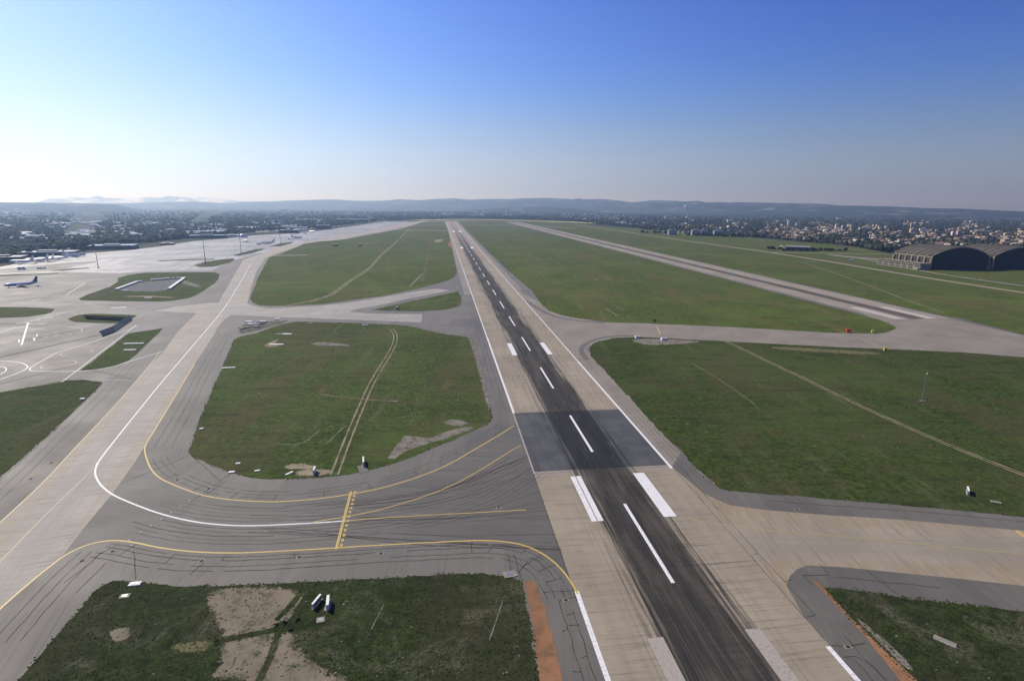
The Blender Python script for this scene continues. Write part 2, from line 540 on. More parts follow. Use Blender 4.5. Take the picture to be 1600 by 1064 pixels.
M = {}
M['plain'] = mat_plain()
M['grass'] = mat_grass('airfield_grass', (0.88, 0.93, 0.84), 0.75)
M['grass_far'] = mat_grass('dry_airfield_grass', (1.06, 1.10, 0.84), 0.8)
M['grass_rough'] = mat_grass('rough_weedy_grass', (0.50, 0.50, 0.62), 0.4, 0.5)
M['grass_right'] = mat_grass('damp_grass', (0.72, 0.77, 0.72), 0.75)  # darker tone of the airfield grass
M['asphalt'] = mat_asphalt('shoulder_asphalt', (0.130, 0.120, 0.100))
M['asphalt_lane'] = mat_asphalt('taxiway_asphalt', (0.115, 0.107, 0.091), 0.45)
def mat_apron():
    k = NT('apron_concrete'); c = k.co()
    vo = k.n('TexVoronoi', distance='CHEBYCHEV'); vo.inputs['Scale'].default_value = 0.02
    k.put(vo.inputs['Vector'], c)
    rc = k.xyz(vo.outputs['Color'])
    lane = k.noise(k.map(c, (0.10, 0.004, 1)), 1.0, 4, 0.65)
    lane2 = k.noise(k.map(c, (0.005, 0.05, 1), rot=0.5), 1.0, 4, 0.65)
    col = k.mix(k.step(rc[0], 0.2, 0.8), (0.215, 0.212, 0.203), (0.335, 0.33, 0.315))
    col = k.mix(k.step(lane, 0.50, 0.62, 0, 0.62), col, (0.15, 0.147, 0.14))
    col = k.mix(k.step(lane2, 0.54, 0.66, 0, 0.5), col, (0.20, 0.18, 0.16))
    col = k.mix(k.step(k.noise(c, 0.06, 6, 0.7), 0.55, 0.72, 0, 0.6), col, (0.14, 0.13, 0.12))
    return k.out(col, 0.6, spec=0.4)
M['apron'] = mat_apron()
M['asphalt_streak'] = mat_asphalt('streaky_shoulder_asphalt', (0.126, 0.116, 0.097), 0.45)
M['taxi_conc'] = mat_concrete('taxiway_concrete', (0.325, 0.297, 0.252), 7.5, 0.55, 6.5)
M['conc'] = mat_concrete('tan_concrete', (0.288, 0.246, 0.184), 0, 0.45, 7.0)
M['conc_grey'] = mat_concrete('greyish_concrete', (0.232, 0.203, 0.158), 0, 0.25)
M['tar'] = plain('crack_sealing_tar', (0.044, 0.043, 0.041), 0.95, var=0.3, spec=0.1)
M['seam'] = plain('paving_seam', (0.082, 0.076, 0.066), 0.95, var=0.3, spec=0.1)
M['white'] = mat_paint('white_paint', (0.74, 0.73, 0.71), 0.6)
M['white_worn'] = mat_paint('worn_white_paint', (0.36, 0.32, 0.265), 0.8)
M['white_bar'] = mat_paint('dulled_white_paint', (0.47, 0.44, 0.39), 0.6)
M['yellow'] = mat_paint('yellow_paint', (0.56, 0.39, 0.08), 0.6)
M['yellow_worn'] = mat_paint('worn_yellow_paint', (0.42, 0.33, 0.12), 0.6)
M['soil'] = mat_dirt('orange_soil', (0.30, 0.155, 0.08), (0.19, 0.105, 0.06), 0.45, (0.12, 0.09, 0.05))
M['sand'] = mat_dirt('pale_sandy_soil', (0.225, 0.188, 0.135), (0.165, 0.14, 0.10), 0.7)
M['rubble'] = mat_dirt('grey_rubble', (0.24, 0.215, 0.18), (0.15, 0.135, 0.11), 0.6)
M['track'] = mat_dirt('tyre_track_soil', (0.30, 0.255, 0.175), (0.23, 0.195, 0.13), 0.45)
M['dry'] = mat_dirt('dry_grass', (0.15, 0.135, 0.07), (0.11, 0.105, 0.05), 0.6)
M['basin'] = plain('dark_gravel', (0.065, 0.066, 0.07), 0.9, var=0.3, scale=0.2)
M['debris'] = mat_dirt('broken_ground', (0.17, 0.15, 0.12), (0.07, 0.07, 0.055), 0.9)

# ------------------------------------------------------------------ ground sheet (whole plain, curving with the earth)
def build_ground():
    rad = [0, 100, 300, 800, 1600, 2600, 3500] + list(np.geomspace(4000, 50000, 34))
    na = 180
    V = [(0, 0, 0)]
    for r in rad[1:]:
        for k in range(na):
            t = 2 * math.pi * k / na
            V.append((r * math.sin(t), r * math.cos(t), drop(r)))
    Fc = []
    mb = MB()
    fs = [(0, 1 + (k + 1) % na, 1 + k) for k in range(na)]
    for i in range(len(rad) - 2):
        a, b = 1 + i * na, 1 + (i + 1) * na
        fs += [(a + k, a + (k + 1) % na, b + (k + 1) % na, b + k) for k in range(na)]
    mb.add(V, fs)
    o = mb.build('ground', M['plain'])
    o['kind'] = 'structure'
build_ground()

Z_PAVE, Z_CONC, Z_OVER, Z_GRASS, Z_PATCH, Z_MARK, Z_TOP = 0.004, 0.010, 0.020, 0.030, 0.042, 0.036, 0.054

# base pavement of the airfield
sheet('airfield_pavement', [(-500, 1300), (-650, 640), (-420, 470), (0, 417), (45, 408), (100, 399), (130, 396), (200, 391), (250, 385), (300, 377), (350, 373),
      (400, 367.5), (460, 364), (500, 360.5), (560, 352), (600, 346.5), (697, 345), (722, 345), (830, 347.5), (1000, 362), (1700, 442), (2300, 700), (2100, 1300)],
      Z_PAVE, M['asphalt'])

# apron concrete on the left, far side
TAX_ROT = math.atan2(176, 755) - AZ   # heading of the left taxiway
sheet('apron', [(-420, 452), (-300, 470), (0, 432), (100, 425), (185, 427), (240, 423.5), (330, 423), (372, 405), (420, 393), (470, 380), (540, 371), (600, 362), (630, 357), (640, 352), (640, 346.5), (600, 347),
      (560, 352.5), (500, 361), (460, 364.5), (400, 368), (350, 373.5), (300, 377.5), (250, 385.5), (200, 391.5), (130, 396.5), (100, 399.5), (45, 408.5), (0, 417.5)],
      Z_CONC, M['apron'], rotz=TAX_ROT, origin=G(300, 400))
# left parallel taxiway, concrete centre
sheet('taxiway', [(-260, 1064), (-100, 915), (0, 816), (65, 757), (117, 700), (175, 639), (212, 595), (229, 576), (255, 550), (275, 522), (297, 499), (310, 486), (342, 472), (360, 440), (380, 406),
      (410, 396), (440, 385), (500, 374), (560, 364), (600, 355), (660, 345.2), (668, 345.2), (640, 353), (600, 361), (540, 373), (470, 384), (430, 397), (414, 404), (400, 425), (392, 450), (386, 475), (360, 493), (352, 498), (340, 512), (335, 522),
      (304, 569), (246, 665), (212, 720), (175, 772), (137, 817), (95, 871), (60, 899), (0, 950), (-80, 1035), (-120, 1100)],
      Z_CONC, M['taxi_conc'], rotz=TAX_ROT, origin=G(175, 695))
sheet('taxiway_shoulder', [(-220, 985), (-100, 915), (0, 816), (65, 757), (117, 700), (175, 639), (212, 595), (229, 576), (255, 550), (275, 522), (280, 512), (258, 511), (225, 541), (200, 567), (160, 599), (150, 612), (112, 647), (60, 696), (0, 748), (-220, 935)],
      Z_PAVE + 0.003, M['asphalt_streak'], rotz=TAX_ROT, origin=G(120, 660))
sheet('taxiway_shoulder', [(225, 701), (246, 665), (304, 569), (335, 522), (340, 512), (376, 512), (366, 531), (345, 580), (320, 635), (300, 690), (292, 708), (240, 733), (229, 716)],
      Z_PAVE + 0.003, M['asphalt_streak'], rotz=TAX_ROT, origin=G(300, 620))
sheet('taxiway_shoulder', [(60, 899), (78, 885), (100, 868), (125, 855), (150, 847), (180, 845), (215, 870), (200, 905), (175, 908), (150, 922), (87, 993), (25, 1063), (-90, 1200), (-160, 1200), (-80, 1035), (0, 950)],
      Z_PAVE + 0.003, M['asphalt_streak'], rotz=TAX_ROT, origin=G(100, 930))
# connector to the runway
sheet('connecting_taxiway', [(240, 486), (275, 479), (330, 473), (386, 474), (398, 479), (420, 482), (500, 478), (560, 471), (640, 457), (680, 451), (703, 453.5), (680, 458.5), (640, 466.5), (590, 477.5), (555, 483.5), (545, 486.5),
      (570, 489.5), (660, 491), (658, 504), (560, 500), (480, 497), (400, 494), (300, 489)], Z_CONC + 0.006, mat_concrete('connector_concrete', (0.31, 0.285, 0.245), 7.5, 0.4), rotz=R_(80) - AZ, origin=G(480, 490))
# right hand tan concrete: shoulder, mouth, taxiway and end of the second runway
sheet('runway_shoulder', [UV(72.7, 330), UV(80, 330), UV(84, 300), UV(82, 240), UV(81, 200), UV(80, 168), UV(72.7, 158)], Z_CONC, M['conc_grey'], rotz=-AZ, origin=UV(50, 0))
sheet('right_taxiway', [UV(72.7, 560), (846, 474), (860, 487), (900, 496), (945, 503), (1100, 508), (1300, 519), (1380, 519), (1395, 512), (1372, 501), UV(333, 400), UV(388, 378), (1560, 515), (1700, 548), (1850, 590), (1750, 580), (1600, 561),
      (1500, 552), (1300, 543), (1100, 532.5), (980, 527), (930, 535), (915, 545), (905, 560), UV(72.7, 280)], Z_CONC, M['conc_grey'], rotz=R_(80) - AZ, origin=G(1200, 525))
sheet('crossing_taxiway', [UV(72.7, 158), (1100, 771), (1140, 789), (1200, 797), (1300, 805), (1400, 811), (1500, 820), (1600, 829), (1800, 846), (1800, 940), (1600, 915), (1500, 904), (1400, 894), (1320, 886), (1262, 883), (1245, 889), (1234, 900), (1229, 915), UV(72.7, 90)],
      Z_CONC, M['conc'], rotz=R_(82) - AZ, origin=G(1350, 850))
# asphalt lanes of the big curved turn
sheet('curved_taxiway', [(212, 720), (225, 700), (227, 711), (235, 733), (250, 748), (275, 759), (312, 773), (350, 780), (400, 783), (440, 784), (500, 779), (550, 772), (600, 762), (650, 747), (700, 727), (740, 703), (775, 683), (801, 664),
      UV(27.3, 200), UV(27.3, 103), (885, 897), (860, 872), (830, 855), (800, 847), (760, 843.5), (700, 846), (600, 851), (500, 857.5), (400, 863), (350, 864), (300, 862), (250, 856), (210, 847), (180, 843), (150, 847), (125, 855), (100, 868), (95, 871), (137, 817), (175, 772)],
      Z_CONC, M['asphalt_lane'], rotz=R_(84), origin=G(500, 820))

# main runway
RW_O = UV(50, 0)
M['runway'] = mat_runway('runway_concrete', (0.305, 0.258, 0.190), 22.7, 10.2, -80, 2300, 1.0, (159.5, 211))
runway = sheet('runway', [UV(27.3, -60), UV(72.7, -60), UV(72.7, 2930), UV(27.3, 2930)], Z_OVER, M['runway'], rotz=-AZ, origin=RW_O)
M['runway2'] = mat_runway('second_runway_concrete', (0.29, 0.255, 0.198), 27, 6.4, 330, 6000, 0.82)
R2_O = UV(361, 0)
runway2 = sheet('runway', [UV(334, 376), UV(388, 376), UV(388, 2850), UV(334, 2850)], Z_OVER, M['runway2'], rotz=-AZ, origin=R2_O)

# ------------------------------------------------------------------ grass areas
FIELDS = {}
def grass(pts, mat='grass', edge=(2.0, 0.45), seed=0.0):
    FIELDS[seed] = np.array([tuple((p if isinstance(p, Vector) else GP(*p)).xy) for p in pts])
    return sheet('grass_field', pts, Z_GRASS, M[mat], edge=edge, seed=seed)
grass([(-90, 1200), (25, 1064), (50, 1036), (87, 994), (150, 923), (163, 914), (175, 909.5), (200, 908.5), (225, 910), (275, 915), (350, 916), (400, 913), (500, 909), (600, 903), (700, 896.5), (750, 896.5), (785, 900),
       (803, 903), (816, 908), (825, 950), (832, 1000), (842, 1064), (856, 1200)], 'grass_rough', (1.1, 0.4), 1)
grass([(366, 531), (376, 526), (400, 521), (415, 515.5), (440, 507), (462, 502.5), (560, 505), (625, 508), (640, 510), (680, 519), (705, 523), (730, 527), (738, 533), (745, 560), (752, 588), (760, 615), (765, 636), (769, 650), (766, 660), (755, 666),
       (740, 673), (712, 686), (675, 700), (630, 719), (600, 728.5), (575, 735.5), (550, 740), (525, 743.5), (500, 746), (475, 748), (425, 748), (400, 747), (362, 739.5), (335, 729.5), (312, 717), (300, 713), (294, 707), (300, 690), (320, 635), (345, 580)], 'grass', (1.4, 0.5), 2)
grass([(420, 402.5), (440, 396.5), (475, 381), (500, 377.3), (537, 374.8), (600, 363), (640, 354), (662, 347), (694, 346), (697, 352), (701, 364), (706, 387), (710, 405), (714, 425), (711, 432), (701, 438), (690, 441.5), (650, 452), (600, 462), (540, 470.5), (500, 475.5), (450, 477.8),
       (420, 478.2), (404, 477), (394, 473), (391, 466), (396, 452), (404, 432)], 'grass_far', (3.5, 0.5), 3)
grass([(580, 484.3), (612, 477.5), (650, 469.5), (687, 461.5), (716, 455.5), (720, 463), (721, 472), (718, 478.5), (700, 483), (687, 485), (650, 486.5), (600, 485.5)], 'grass', (2.5, 0.4), 4)
grass([UV(88, 2925), UV(318, 2870), UV(326, 1400), UV(328, 640), UV(327, 470), (1375, 500), (1390, 506), (1400, 511.5), (1395, 516), (1380, 520.5), (1350, 521.3), (1300, 520), (1200, 514.5), (1100, 509), (1000, 505), (945, 503.4), (900, 497), (875, 492), (858, 486), (848, 477.5), UV(88, 545), UV(85, 700), UV(84, 1500)],
      'grass_far', (4, 0.6), 5)
grass([(921, 546), (924, 539), (935, 533.5), (960, 528.5), (1000, 526.5), (1100, 531.5), (1200, 537), (1300, 542), (1400, 546), (1500, 550.5), (1600, 558.5), (1850, 590), (2000, 850), (1800, 826), (1600, 807), (1500, 797), (1400, 788), (1300, 780), (1200, 771), (1140, 766.5), (1125, 763),
       (1112, 754), (1100, 745), (1065, 705), (1040, 683), (990, 628), (960, 595), (935, 569), (924, 557)], 'grass_right', (1.8, 0.5), 6)
grass([(1287, 917.5), (1350, 923), (1420, 934), (1500, 943), (1600, 955), (1780, 975), (1760, 1200), (1540, 1180), (1430, 1064), (1400, 1035), (1365, 1000), (1320, 955)], 'grass_rough', (1.1, 0.35), 7)
grass([UV(392, 2850), UV(560, 2900), UV(705, 2200), UV(900, 1900), (1180, 372), (1330, 385), (1400, 398), (1700, 415), (2100, 520), (1800, 575), (1620, 528), (1560, 513), (1500, 497), UV(392, 378), UV(393, 700)], 'grass_far', (5, 0.7), 8)
# left islands
grass([(122, 467), (135, 461), (150, 456), (172, 448), (185, 440), (183, 435), (200, 430), (225, 426.3), (290, 425.5), (335, 425.5), (343, 428.5), (341, 437), (335, 443), (317, 455), (305, 462), (295, 466), (270, 470), (250, 471.3), (175, 470.7), (128, 469.5)], 'grass', (2.5, 0.4), 9)
grass([(303, 415), (320, 409.5), (345, 405.5), (364, 404), (367, 406.5), (357, 411.5), (332, 417), (312, 417.5)], 'grass', (3, 0.4), 10)
grass([(245, 407.2), (300, 405), (335, 404.4), (335, 405.6), (300, 406.5), (250, 408.4)], 'grass', (4, 0.4), 11)
grass([(363, 399), (378, 395), (400, 389.6), (414, 388), (408, 391.5), (390, 396.5), (372, 400)], 'grass', (4, 0.4), 12)
grass([(418, 386), (440, 380), (459, 377.8), (453, 381.5), (438, 385)], 'grass', (4, 0.4), 13)
grass([(-160, 500), (-60, 482), (0, 479.8), (40, 480), (70, 481.3), (86, 482.6), (80, 488), (70, 491), (45, 495), (0, 497), (-100, 506)], 'grass', (2.5, 0.4), 14)
grass([(106, 499), (112, 495.5), (124, 492), (140, 490.3), (180, 491), (214, 492.6), (205, 499), (193, 505.5), (151, 505), (117, 503)], 'grass', (2, 0.3), 15)
grass([(256, 512.5), (200, 521), (175, 540), (150, 560), (125, 579), (150, 577.5), (180, 571.5), (200, 564), (212, 554), (225, 542)], 'grass', (2, 0.4), 16)
grass([(160, 597), (150, 610), (112, 645), (60, 694), (0, 745), (-220, 930), (-420, 690), (-200, 645), (0, 613), (60, 602), (100, 595), (130, 593.5)], 'grass_right', (1.6, 0.45), 17)
grass([(-60, 405), (0, 421), (50, 416), (100, 411), (150, 408), (150, 410.5), (120, 414.5), (92, 424), (0, 431), (-100, 440)], 'asphalt', (6, 0.3), 18)
grass([(80, 423), (110, 420), (138, 418.4), (140, 419.5), (110, 422), (85, 424.5)], 'grass', (6, 0.3), 19)
grass([(-60, 433.5), (0, 430), (90, 426.6), (94, 427.6), (40, 430), (0, 432), (-60, 435.5)], 'grass', (6, 0.3), 20)

# ------------------------------------------------------------------ ground patches and tracks
def soften(m):
    """let a patch of soil thin out raggedly into the grass round it"""
    t = m.node_tree
    b = t.nodes['Principled BSDF']
    k = NT.__new__(NT); k.m = m; k.t = t; k.b = b; k._c = None
    at = k.n('Attribute', attribute_name='rim')
    c = k.co()
    n_ = k.math('ADD', k.math('MULTIPLY', k.noise(c, 0.35, 6, 0.75), 0.65), k.math('MULTIPLY', k.noise(c, 1.6, 5, 0.75), 0.35))
    a = k.step(k.math('ADD', at.outputs['Fac'], k.math('MULTIPLY', k.math('SUBTRACT', n_, 0.5), 3.2)), -0.12, 0.12)
    tr = k.n('BsdfTransparent')
    mx = k.n('MixShader')
    k.put(mx.inputs[0], a)
    t.links.new(tr.outputs[0], mx.inputs[1]); t.links.new(b.outputs[0], mx.inputs[2])
    t.links.new(mx.outputs[0], t.nodes['Material Output'].inputs['Surface'])
SOFT = {}
SANDS = []
def patch(name, pts, mat, edge=(1.2, 0.5), z=Z_PATCH, seed=0.0, smooth=1):
    if smooth == 0:
        return sheet(name, pts, z, M[mat], edge=edge, smooth=smooth, seed=seed)
    P = [Vector((*(p if isinstance(p, Vector) else GP(*p)).xy, 0)) for p in pts]
    P = chaikin(P, True, 1)
    A = np.array([p[:2] for p in P]); B = np.roll(A, -1, 0)
    if mat == 'sand': SANDS.append(A)
    area = 0.5 * abs(np.sum(A[:, 0] * B[:, 1] - B[:, 0] * A[:, 1])); per = np.sum(np.hypot(*(B - A).T))
    f = max(0.5, min(3.5, 0.9 * area / per * 1.6))         # width over which it thins out
    lo, hi = A.min(0) - f, A.max(0) + f
    cell = max(f * 0.5, math.sqrt(np.prod(hi - lo) / 4000))
    xs = np.arange(lo[0], hi[0] + cell, cell); ys = np.arange(lo[1], hi[1] + cell, cell)
    X, Y = np.meshgrid(xs, ys); Q = np.stack([X.ravel(), Y.ravel()], 1)
    d = np.full(len(Q), 1e9); ins = np.zeros(len(Q), bool)
    for a, b in zip(A, B):
        e = b - a; t = np.clip(((Q - a) @ e) / max(1e-9, e @ e), 0, 1)
        d = np.minimum(d, np.hypot(*(Q - a - t[:, None] * e).T))
        if abs(e[1]) > 1e-9:
            ins ^= ((a[1] > Q[:, 1]) != (b[1] > Q[:, 1])) & (Q[:, 0] < e[0] * (Q[:, 1] - a[1]) / e[1] + a[0])
    sd = np.where(ins, d, -d)
    nx, ny = len(xs), len(ys)
    idx = np.arange(nx * ny).reshape(ny, nx)
    Fc = np.stack([idx[:-1, :-1], idx[:-1, 1:], idx[1:, 1:], idx[1:, :-1]], -1).reshape(-1, 4)
    Fc = Fc[(sd[Fc] > -f * 0.95).any(1)]
    if mat not in SOFT:
        SOFT[mat] = M[mat].copy(); soften(SOFT[mat])
    o = np_mesh(name, np.c_[Q, np.zeros(len(Q))], Fc, SOFT[mat], (0, 0, layer(z)))
    at = o.data.attributes.new('rim', 'FLOAT', 'POINT')
    at.data.foreach_set('value', (sd / f).astype(np.float32))
    o['kind'] = 'structure'
    return o
patch('soil_strip', [(817, 908), (836, 907), (852, 950), (866, 1000), (880, 1064), (905, 1200), (858, 1200), (843, 1064), (832, 985), (824, 935)], 'soil', (1.0, 0.25), smooth=0)
patch('soil_strip', [(1268, 905), (1288, 918), (1320, 953), (1366, 1000), (1402, 1035), (1434, 1064), (1480, 1110), (1450, 1110), (1408, 1064), (1385, 1033), (1350, 993), (1308, 948), (1281, 918)], 'soil', (1.0, 0.25), seed=3, smooth=0)
patch('bare_ground', [(318, 925), (350, 919), (400, 917), (430, 919), (475, 924), (466, 945), (455, 966), (425, 984), (350, 998), (344, 980), (336, 958)], 'sand', (0.8, 0.9), seed=4)
patch('bare_ground', [(350, 1003), (400, 992), (438, 987), (462, 990), (458, 1010), (480, 1022), (500, 1045), (545, 1066), (560, 1100), (380, 1100), (385, 1058), (330, 1066), (346, 1030)], 'sand', (0.8, 0.9), seed=5)
patch('bare_ground', [(172, 985), (190, 980), (204, 982), (200, 998), (182, 1004), (172, 995)], 'sand', (0.6, 0.8), seed=6)
patch('bare_ground', [(255, 1010), (290, 1004), (330, 1000), (322, 1020), (290, 1018)], 'dry', (0.6, 0.8), seed=61)
patch('concrete_pad', [(606, 716), (613, 705), (632, 681), (690, 685), (672, 692), (650, 699), (630, 707), (617, 717)], 'rubble', (0.9, 0.35), seed=7, smooth=0)
patch('bare_ground', [(690, 658), (712, 655), (735, 661), (720, 666), (700, 664)], 'rubble', (0.9, 0.5), seed=8)
patch('bare_ground', [(660, 690), (700, 672), (745, 664), (735, 672), (700, 684), (680, 690)], 'rubble', (0.9, 1.0), seed=81)
patch('bare_ground', [(640, 509.5), (665, 513), (720, 521), (742, 527), (705, 523.5), (680, 519.5)], 'asphalt', (2, 0.2), seed=9)
patch('bare_ground', [(730, 522), (742, 533), (750, 565), (760, 605), (769, 645), (762, 640), (750, 590), (740, 550)], 'rubble', (1.0, 0.9), seed=10)
patch('bare_ground', [(408, 541), (430, 531), (437, 529.5), (428, 537), (440, 537), (430, 543)], 'track', (1.0, 0.5), seed=11)
patch('bare_ground', [(425, 521), (445, 519), (455, 521), (440, 524)], 'rubble', (1.0, 0.6), seed=12)
patch('bare_ground', [(480, 537), (505, 534), (545, 538), (550, 541), (500, 540)], 'rubble', (1.0, 0.8), seed=13)
patch('bare_ground', [(440, 730), (460, 723), (500, 729), (480, 733), (450, 733)], 'track', (0.9, 0.4), seed=14)
patch('bare_ground', [(458, 735), (495, 732), (520, 735), (515, 741), (470, 744)], 'track', (0.9, 0.4), seed=15)
patch('bare_ground', [(985, 531), (1000, 529), (1050, 530.5), (1105, 533.5), (1060, 538), (1020, 539.5), (998, 537)], 'rubble', (1.4, 0.4), seed=16)
patch('bare_ground', [(1200, 541), (1300, 546), (1380, 551), (1370, 555), (1290, 551), (1210, 546)], 'dry', (2.0, 1.2), seed=17)
patch('bare_ground', [(985, 640), (1040, 690), (1080, 725), (1120, 757), (1112, 757), (1070, 715), (1020, 672)], 'rubble', (1.0, 0.9), seed=18)
patch('bare_ground', [(1330, 958), (1365, 985), (1400, 1015), (1430, 1045), (1420, 1048), (1385, 1015), (1345, 975)], 'rubble', (0.8, 0.7), seed=19)
patch('concrete_pad', [(558, 728), (571, 726), (577, 737), (562, 739)], 'asphalt', (1, 0.1), seed=20, smooth=0)
patch('broken_ground', [(372, 520.5), (378, 507), (400, 503), (440, 501.5), (456, 500.5), (415, 512.5), (385, 520.8)], 'debris', (1.3, 0.4), seed=21, z=Z_GRASS + 0.009)
patch('gravel_basin', [(184, 453.5), (216, 441.5), (286, 436), (263, 453), (240, 456), (206, 455)], 'basin', (3, 0.1), seed=22, smooth=0)
patch('bare_ground', [(287, 437), (297, 441), (317, 447.5), (308, 449.5), (290, 445), (283, 441)], 'rubble', (2.5, 0.4), seed=23)
patch('bare_ground', [(195, 463), (230, 462), (272, 464.5), (272, 466), (230, 464), (195, 464.2)], 'track', (2.5, 0.3), seed=24)
patch('bare_ground', [(678, 375), (694, 374), (690, 378), (680, 379.5)], 'track', (3, 0.5), seed=25)
patch('bare_ground', [(699, 379), (704, 377), (705, 386), (702, 388)], 'soil', (2, 0.4), seed=26)
patch('bare_ground', [(1120, 775), (1112, 768), (1126, 777), (1140, 783)], 'conc_grey', (2, 0.1), seed=27)
def dry_streaks():
    mb = MB()
    for i in range(70):
        u = random.uniform(92, 320); v = random.uniform(400, 2000)
        L = random.uniform(8, 45) * (1 + v / 1500); w = random.uniform(0.6, 2.4)
        P = [UV(u + math.sin(j * 1.3 + i) * 1.5, v + L * j / 5) for j in range(6)]
        ribbon(mb, P, [w * 0.3, w, w * 1.3, w, w * 0.8, w * 0.2], z=i * 0.0002)
    o = mb.build('dry_grass_streaks', M['dry'], loc=(0, 0, 0.064)); o['kind'] = 'structure'
dry_streaks()

def track(name, pts, w=0.55, gap=1.7, mat='track', it=2, jit=0.12):
    P = PX(pts, it)
    mb = MB()
    for o_ in ((-gap / 2, gap / 2) if gap else (0,)):
        Q = offset(P, o_) if o_ else P
        L = []
        for i in range(len(Q) - 1):
            k = max(1, min(40, int((Q[i + 1] - Q[i]).length / 1.5)))
            L += [Q[i].lerp(Q[i + 1], j / k) for j in range(k)]
        L.append(Q[-1])
        ws = [w * (1 + 0.7 * mnoise.noise(Vector((q.x * 0.25, q.y * 0.25, o_)))) for q in L]
        ribbon(mb, L, ws)
    o = mb.build(name, M[mat], loc=(0, 0, layer(Z_PATCH + 0.026)))
    o['kind'] = 'structure'
    return o
T1 = [(611, 514), (617, 520), (618.5, 532), (611, 549), (601, 565), (588, 586), (576, 608), (566, 632), (556, 655), (546, 680), (536, 705), (527, 730), (522, 742)]
track('dirt_track', T1, 0.62, 2.2)
track('dirt_track', [(450, 477), (480, 472), (500, 467), (520, 460), (530, 452), (545, 440), (565, 428), (580, 417), (592, 402), (605, 390), (617, 381), (625, 372), (640, 358)], 1.3, 2.6)
track('dirt_track', [(1135, 534), (1160, 545), (1200, 565), (1260, 593), (1325, 625), (1400, 660), (1500, 703), (1600, 742), (1750, 800)], 0.55, 1.6)
track('dirt_track', [(1245, 407), (1300, 425), (1360, 447), (1430, 474), (1475, 489)], 1.1, 0)
track('dirt_track', [(905, 385), (960, 400), (1000, 414), (1060, 430), (1140, 452)], 1.6, 0, 'dry')
track('dirt_track', [(500, 616), (530, 620), (570, 624), (622, 628)], 0.5, 0)
track('dirt_track', [(620, 500), (590, 590), (580, 640)], 0.25, 0, 'dry')
track('dirt_track', [(425, 692), (470, 697), (500, 672)], 0.3, 0)
track('dirt_track', [(508, 695), (540, 665)], 0.3, 0)
track('dirt_track', [(1080, 567), (1120, 590), (1180, 632)], 0.8, 0, 'dry')
track('dirt_track', [(660, 440), (668, 400), (676, 367)], 1.8, 0, 'dry')
track('dirt_track', [(640, 448), (652, 436), (660, 428)], 1.6, 0)
track('dirt_track', [(945, 482), (965, 493)], 1.0, 0)
track('dirt_track', [(580, 983), (600, 944)], 0.15, 0)
track('dirt_track', [(765, 1000), (785, 940)], 0.25, 0, 'rubble')
for a, b in (((440, 990), (480, 930)), ((430, 970), (470, 925)), ((345, 1000), (468, 976)), ((405, 1064), (440, 970))):
    P = [Vector((*GP(*q).xy, 0)) for q in (a, ((a[0] + b[0]) / 2 + 4, (a[1] + b[1]) / 2), b)]
    P = chaikin(P); A_, B_ = ribbon_pts(P, 1.3)
    patch('weed_line', A_ + B_[::-1], 'grass_rough')

# minor roads on the right, far strips
def strip(name, pts, w, mat, z=Z_PATCH):
    P = PX(pts, 2)
    mb = MB(); ribbon(mb, P, w)
    o = mb.build(name, mat if not isinstance(mat, str) else M[mat], loc=(0, 0, layer(z)))
    o['kind'] = 'structure'
strip('perimeter_road', [(900, 351.5), (950, 358), (1000, 366), (1100, 380.5), (1200, 394), (1300, 409.5), (1400, 426.5), (1500, 442.5), (1600, 457.5), (1760, 481)], 9, 'conc')
strip('perimeter_road', [(1205, 394.5), (1260, 395.2), (1330, 396.2), (1400, 398)], 9, 'conc')
strip('perimeter_road', [(1290, 397), (1320, 400), (1350, 405), (1380, 411), (1420, 419), (1460, 427), (1520, 436), (1600, 447), (1700, 461)], 7, 'conc_grey')
strip('perimeter_road', [(1300, 398.5), (1330, 402), (1360, 404), (1385, 407)], 22, 'conc_grey')
strip('far_taxiway', [(612, 358.8), (650, 359.5), (699, 361)], 22, 'conc')
strip('far_taxiway', [(617, 354), (650, 352.6), (697, 352), (740, 351.6), (830, 353), (900, 357)], 20, 'conc')
strip('far_taxiway', [(655, 346.3), (697, 345.8)], 24, 'conc')
strip('concrete_strip', [(424, 399.6), (480, 398.5)], 9, 'conc')
strip('apron_strip', [(-40, 429.5), (0, 428), (50, 425.5), (93, 424)], 9, 'white_worn')
strip('apron_strip', [(-40, 420), (0, 417.5), (25, 415.3)], 8, 'white_worn')
strip('rapeseed_field', [(650, 344.2), (720, 342.9), (800, 344.6), (870, 346.5), (960, 350)], 120, plain('yellow_rapeseed', (0.38, 0.36, 0.05), 0.9, var=0.3, scale=0.02), 0.3)
# runway hard shoulders
for u0, u1, nm in ((20.5, 27.3, 'a'), (72.7, 79.5, 'b')):
    sheet('runway_shoulder', [UV(u0, 520 if u0 < 50 else 545), UV(u1, 520 if u0 < 50 else 545), UV(u1, 2920), UV(u0, 2920)], Z_CONC, M['conc_grey'], rotz=-AZ, origin=RW_O)
# dark asphalt kerbs at the taxiway mouths
strip('asphalt_shoulder', [(918, 562), (908, 551), (909, 542), (922, 533), (945, 526.5), (975, 524.5), (990, 525.2)], 3.2, 'asphalt_lane', Z_OVER + 0.005)
strip('asphalt_shoulder', [(822, 470), (846, 486), (870, 496), (900, 501), (945, 504.4)], 3.5, 'asphalt_lane', Z_OVER + 0.005)

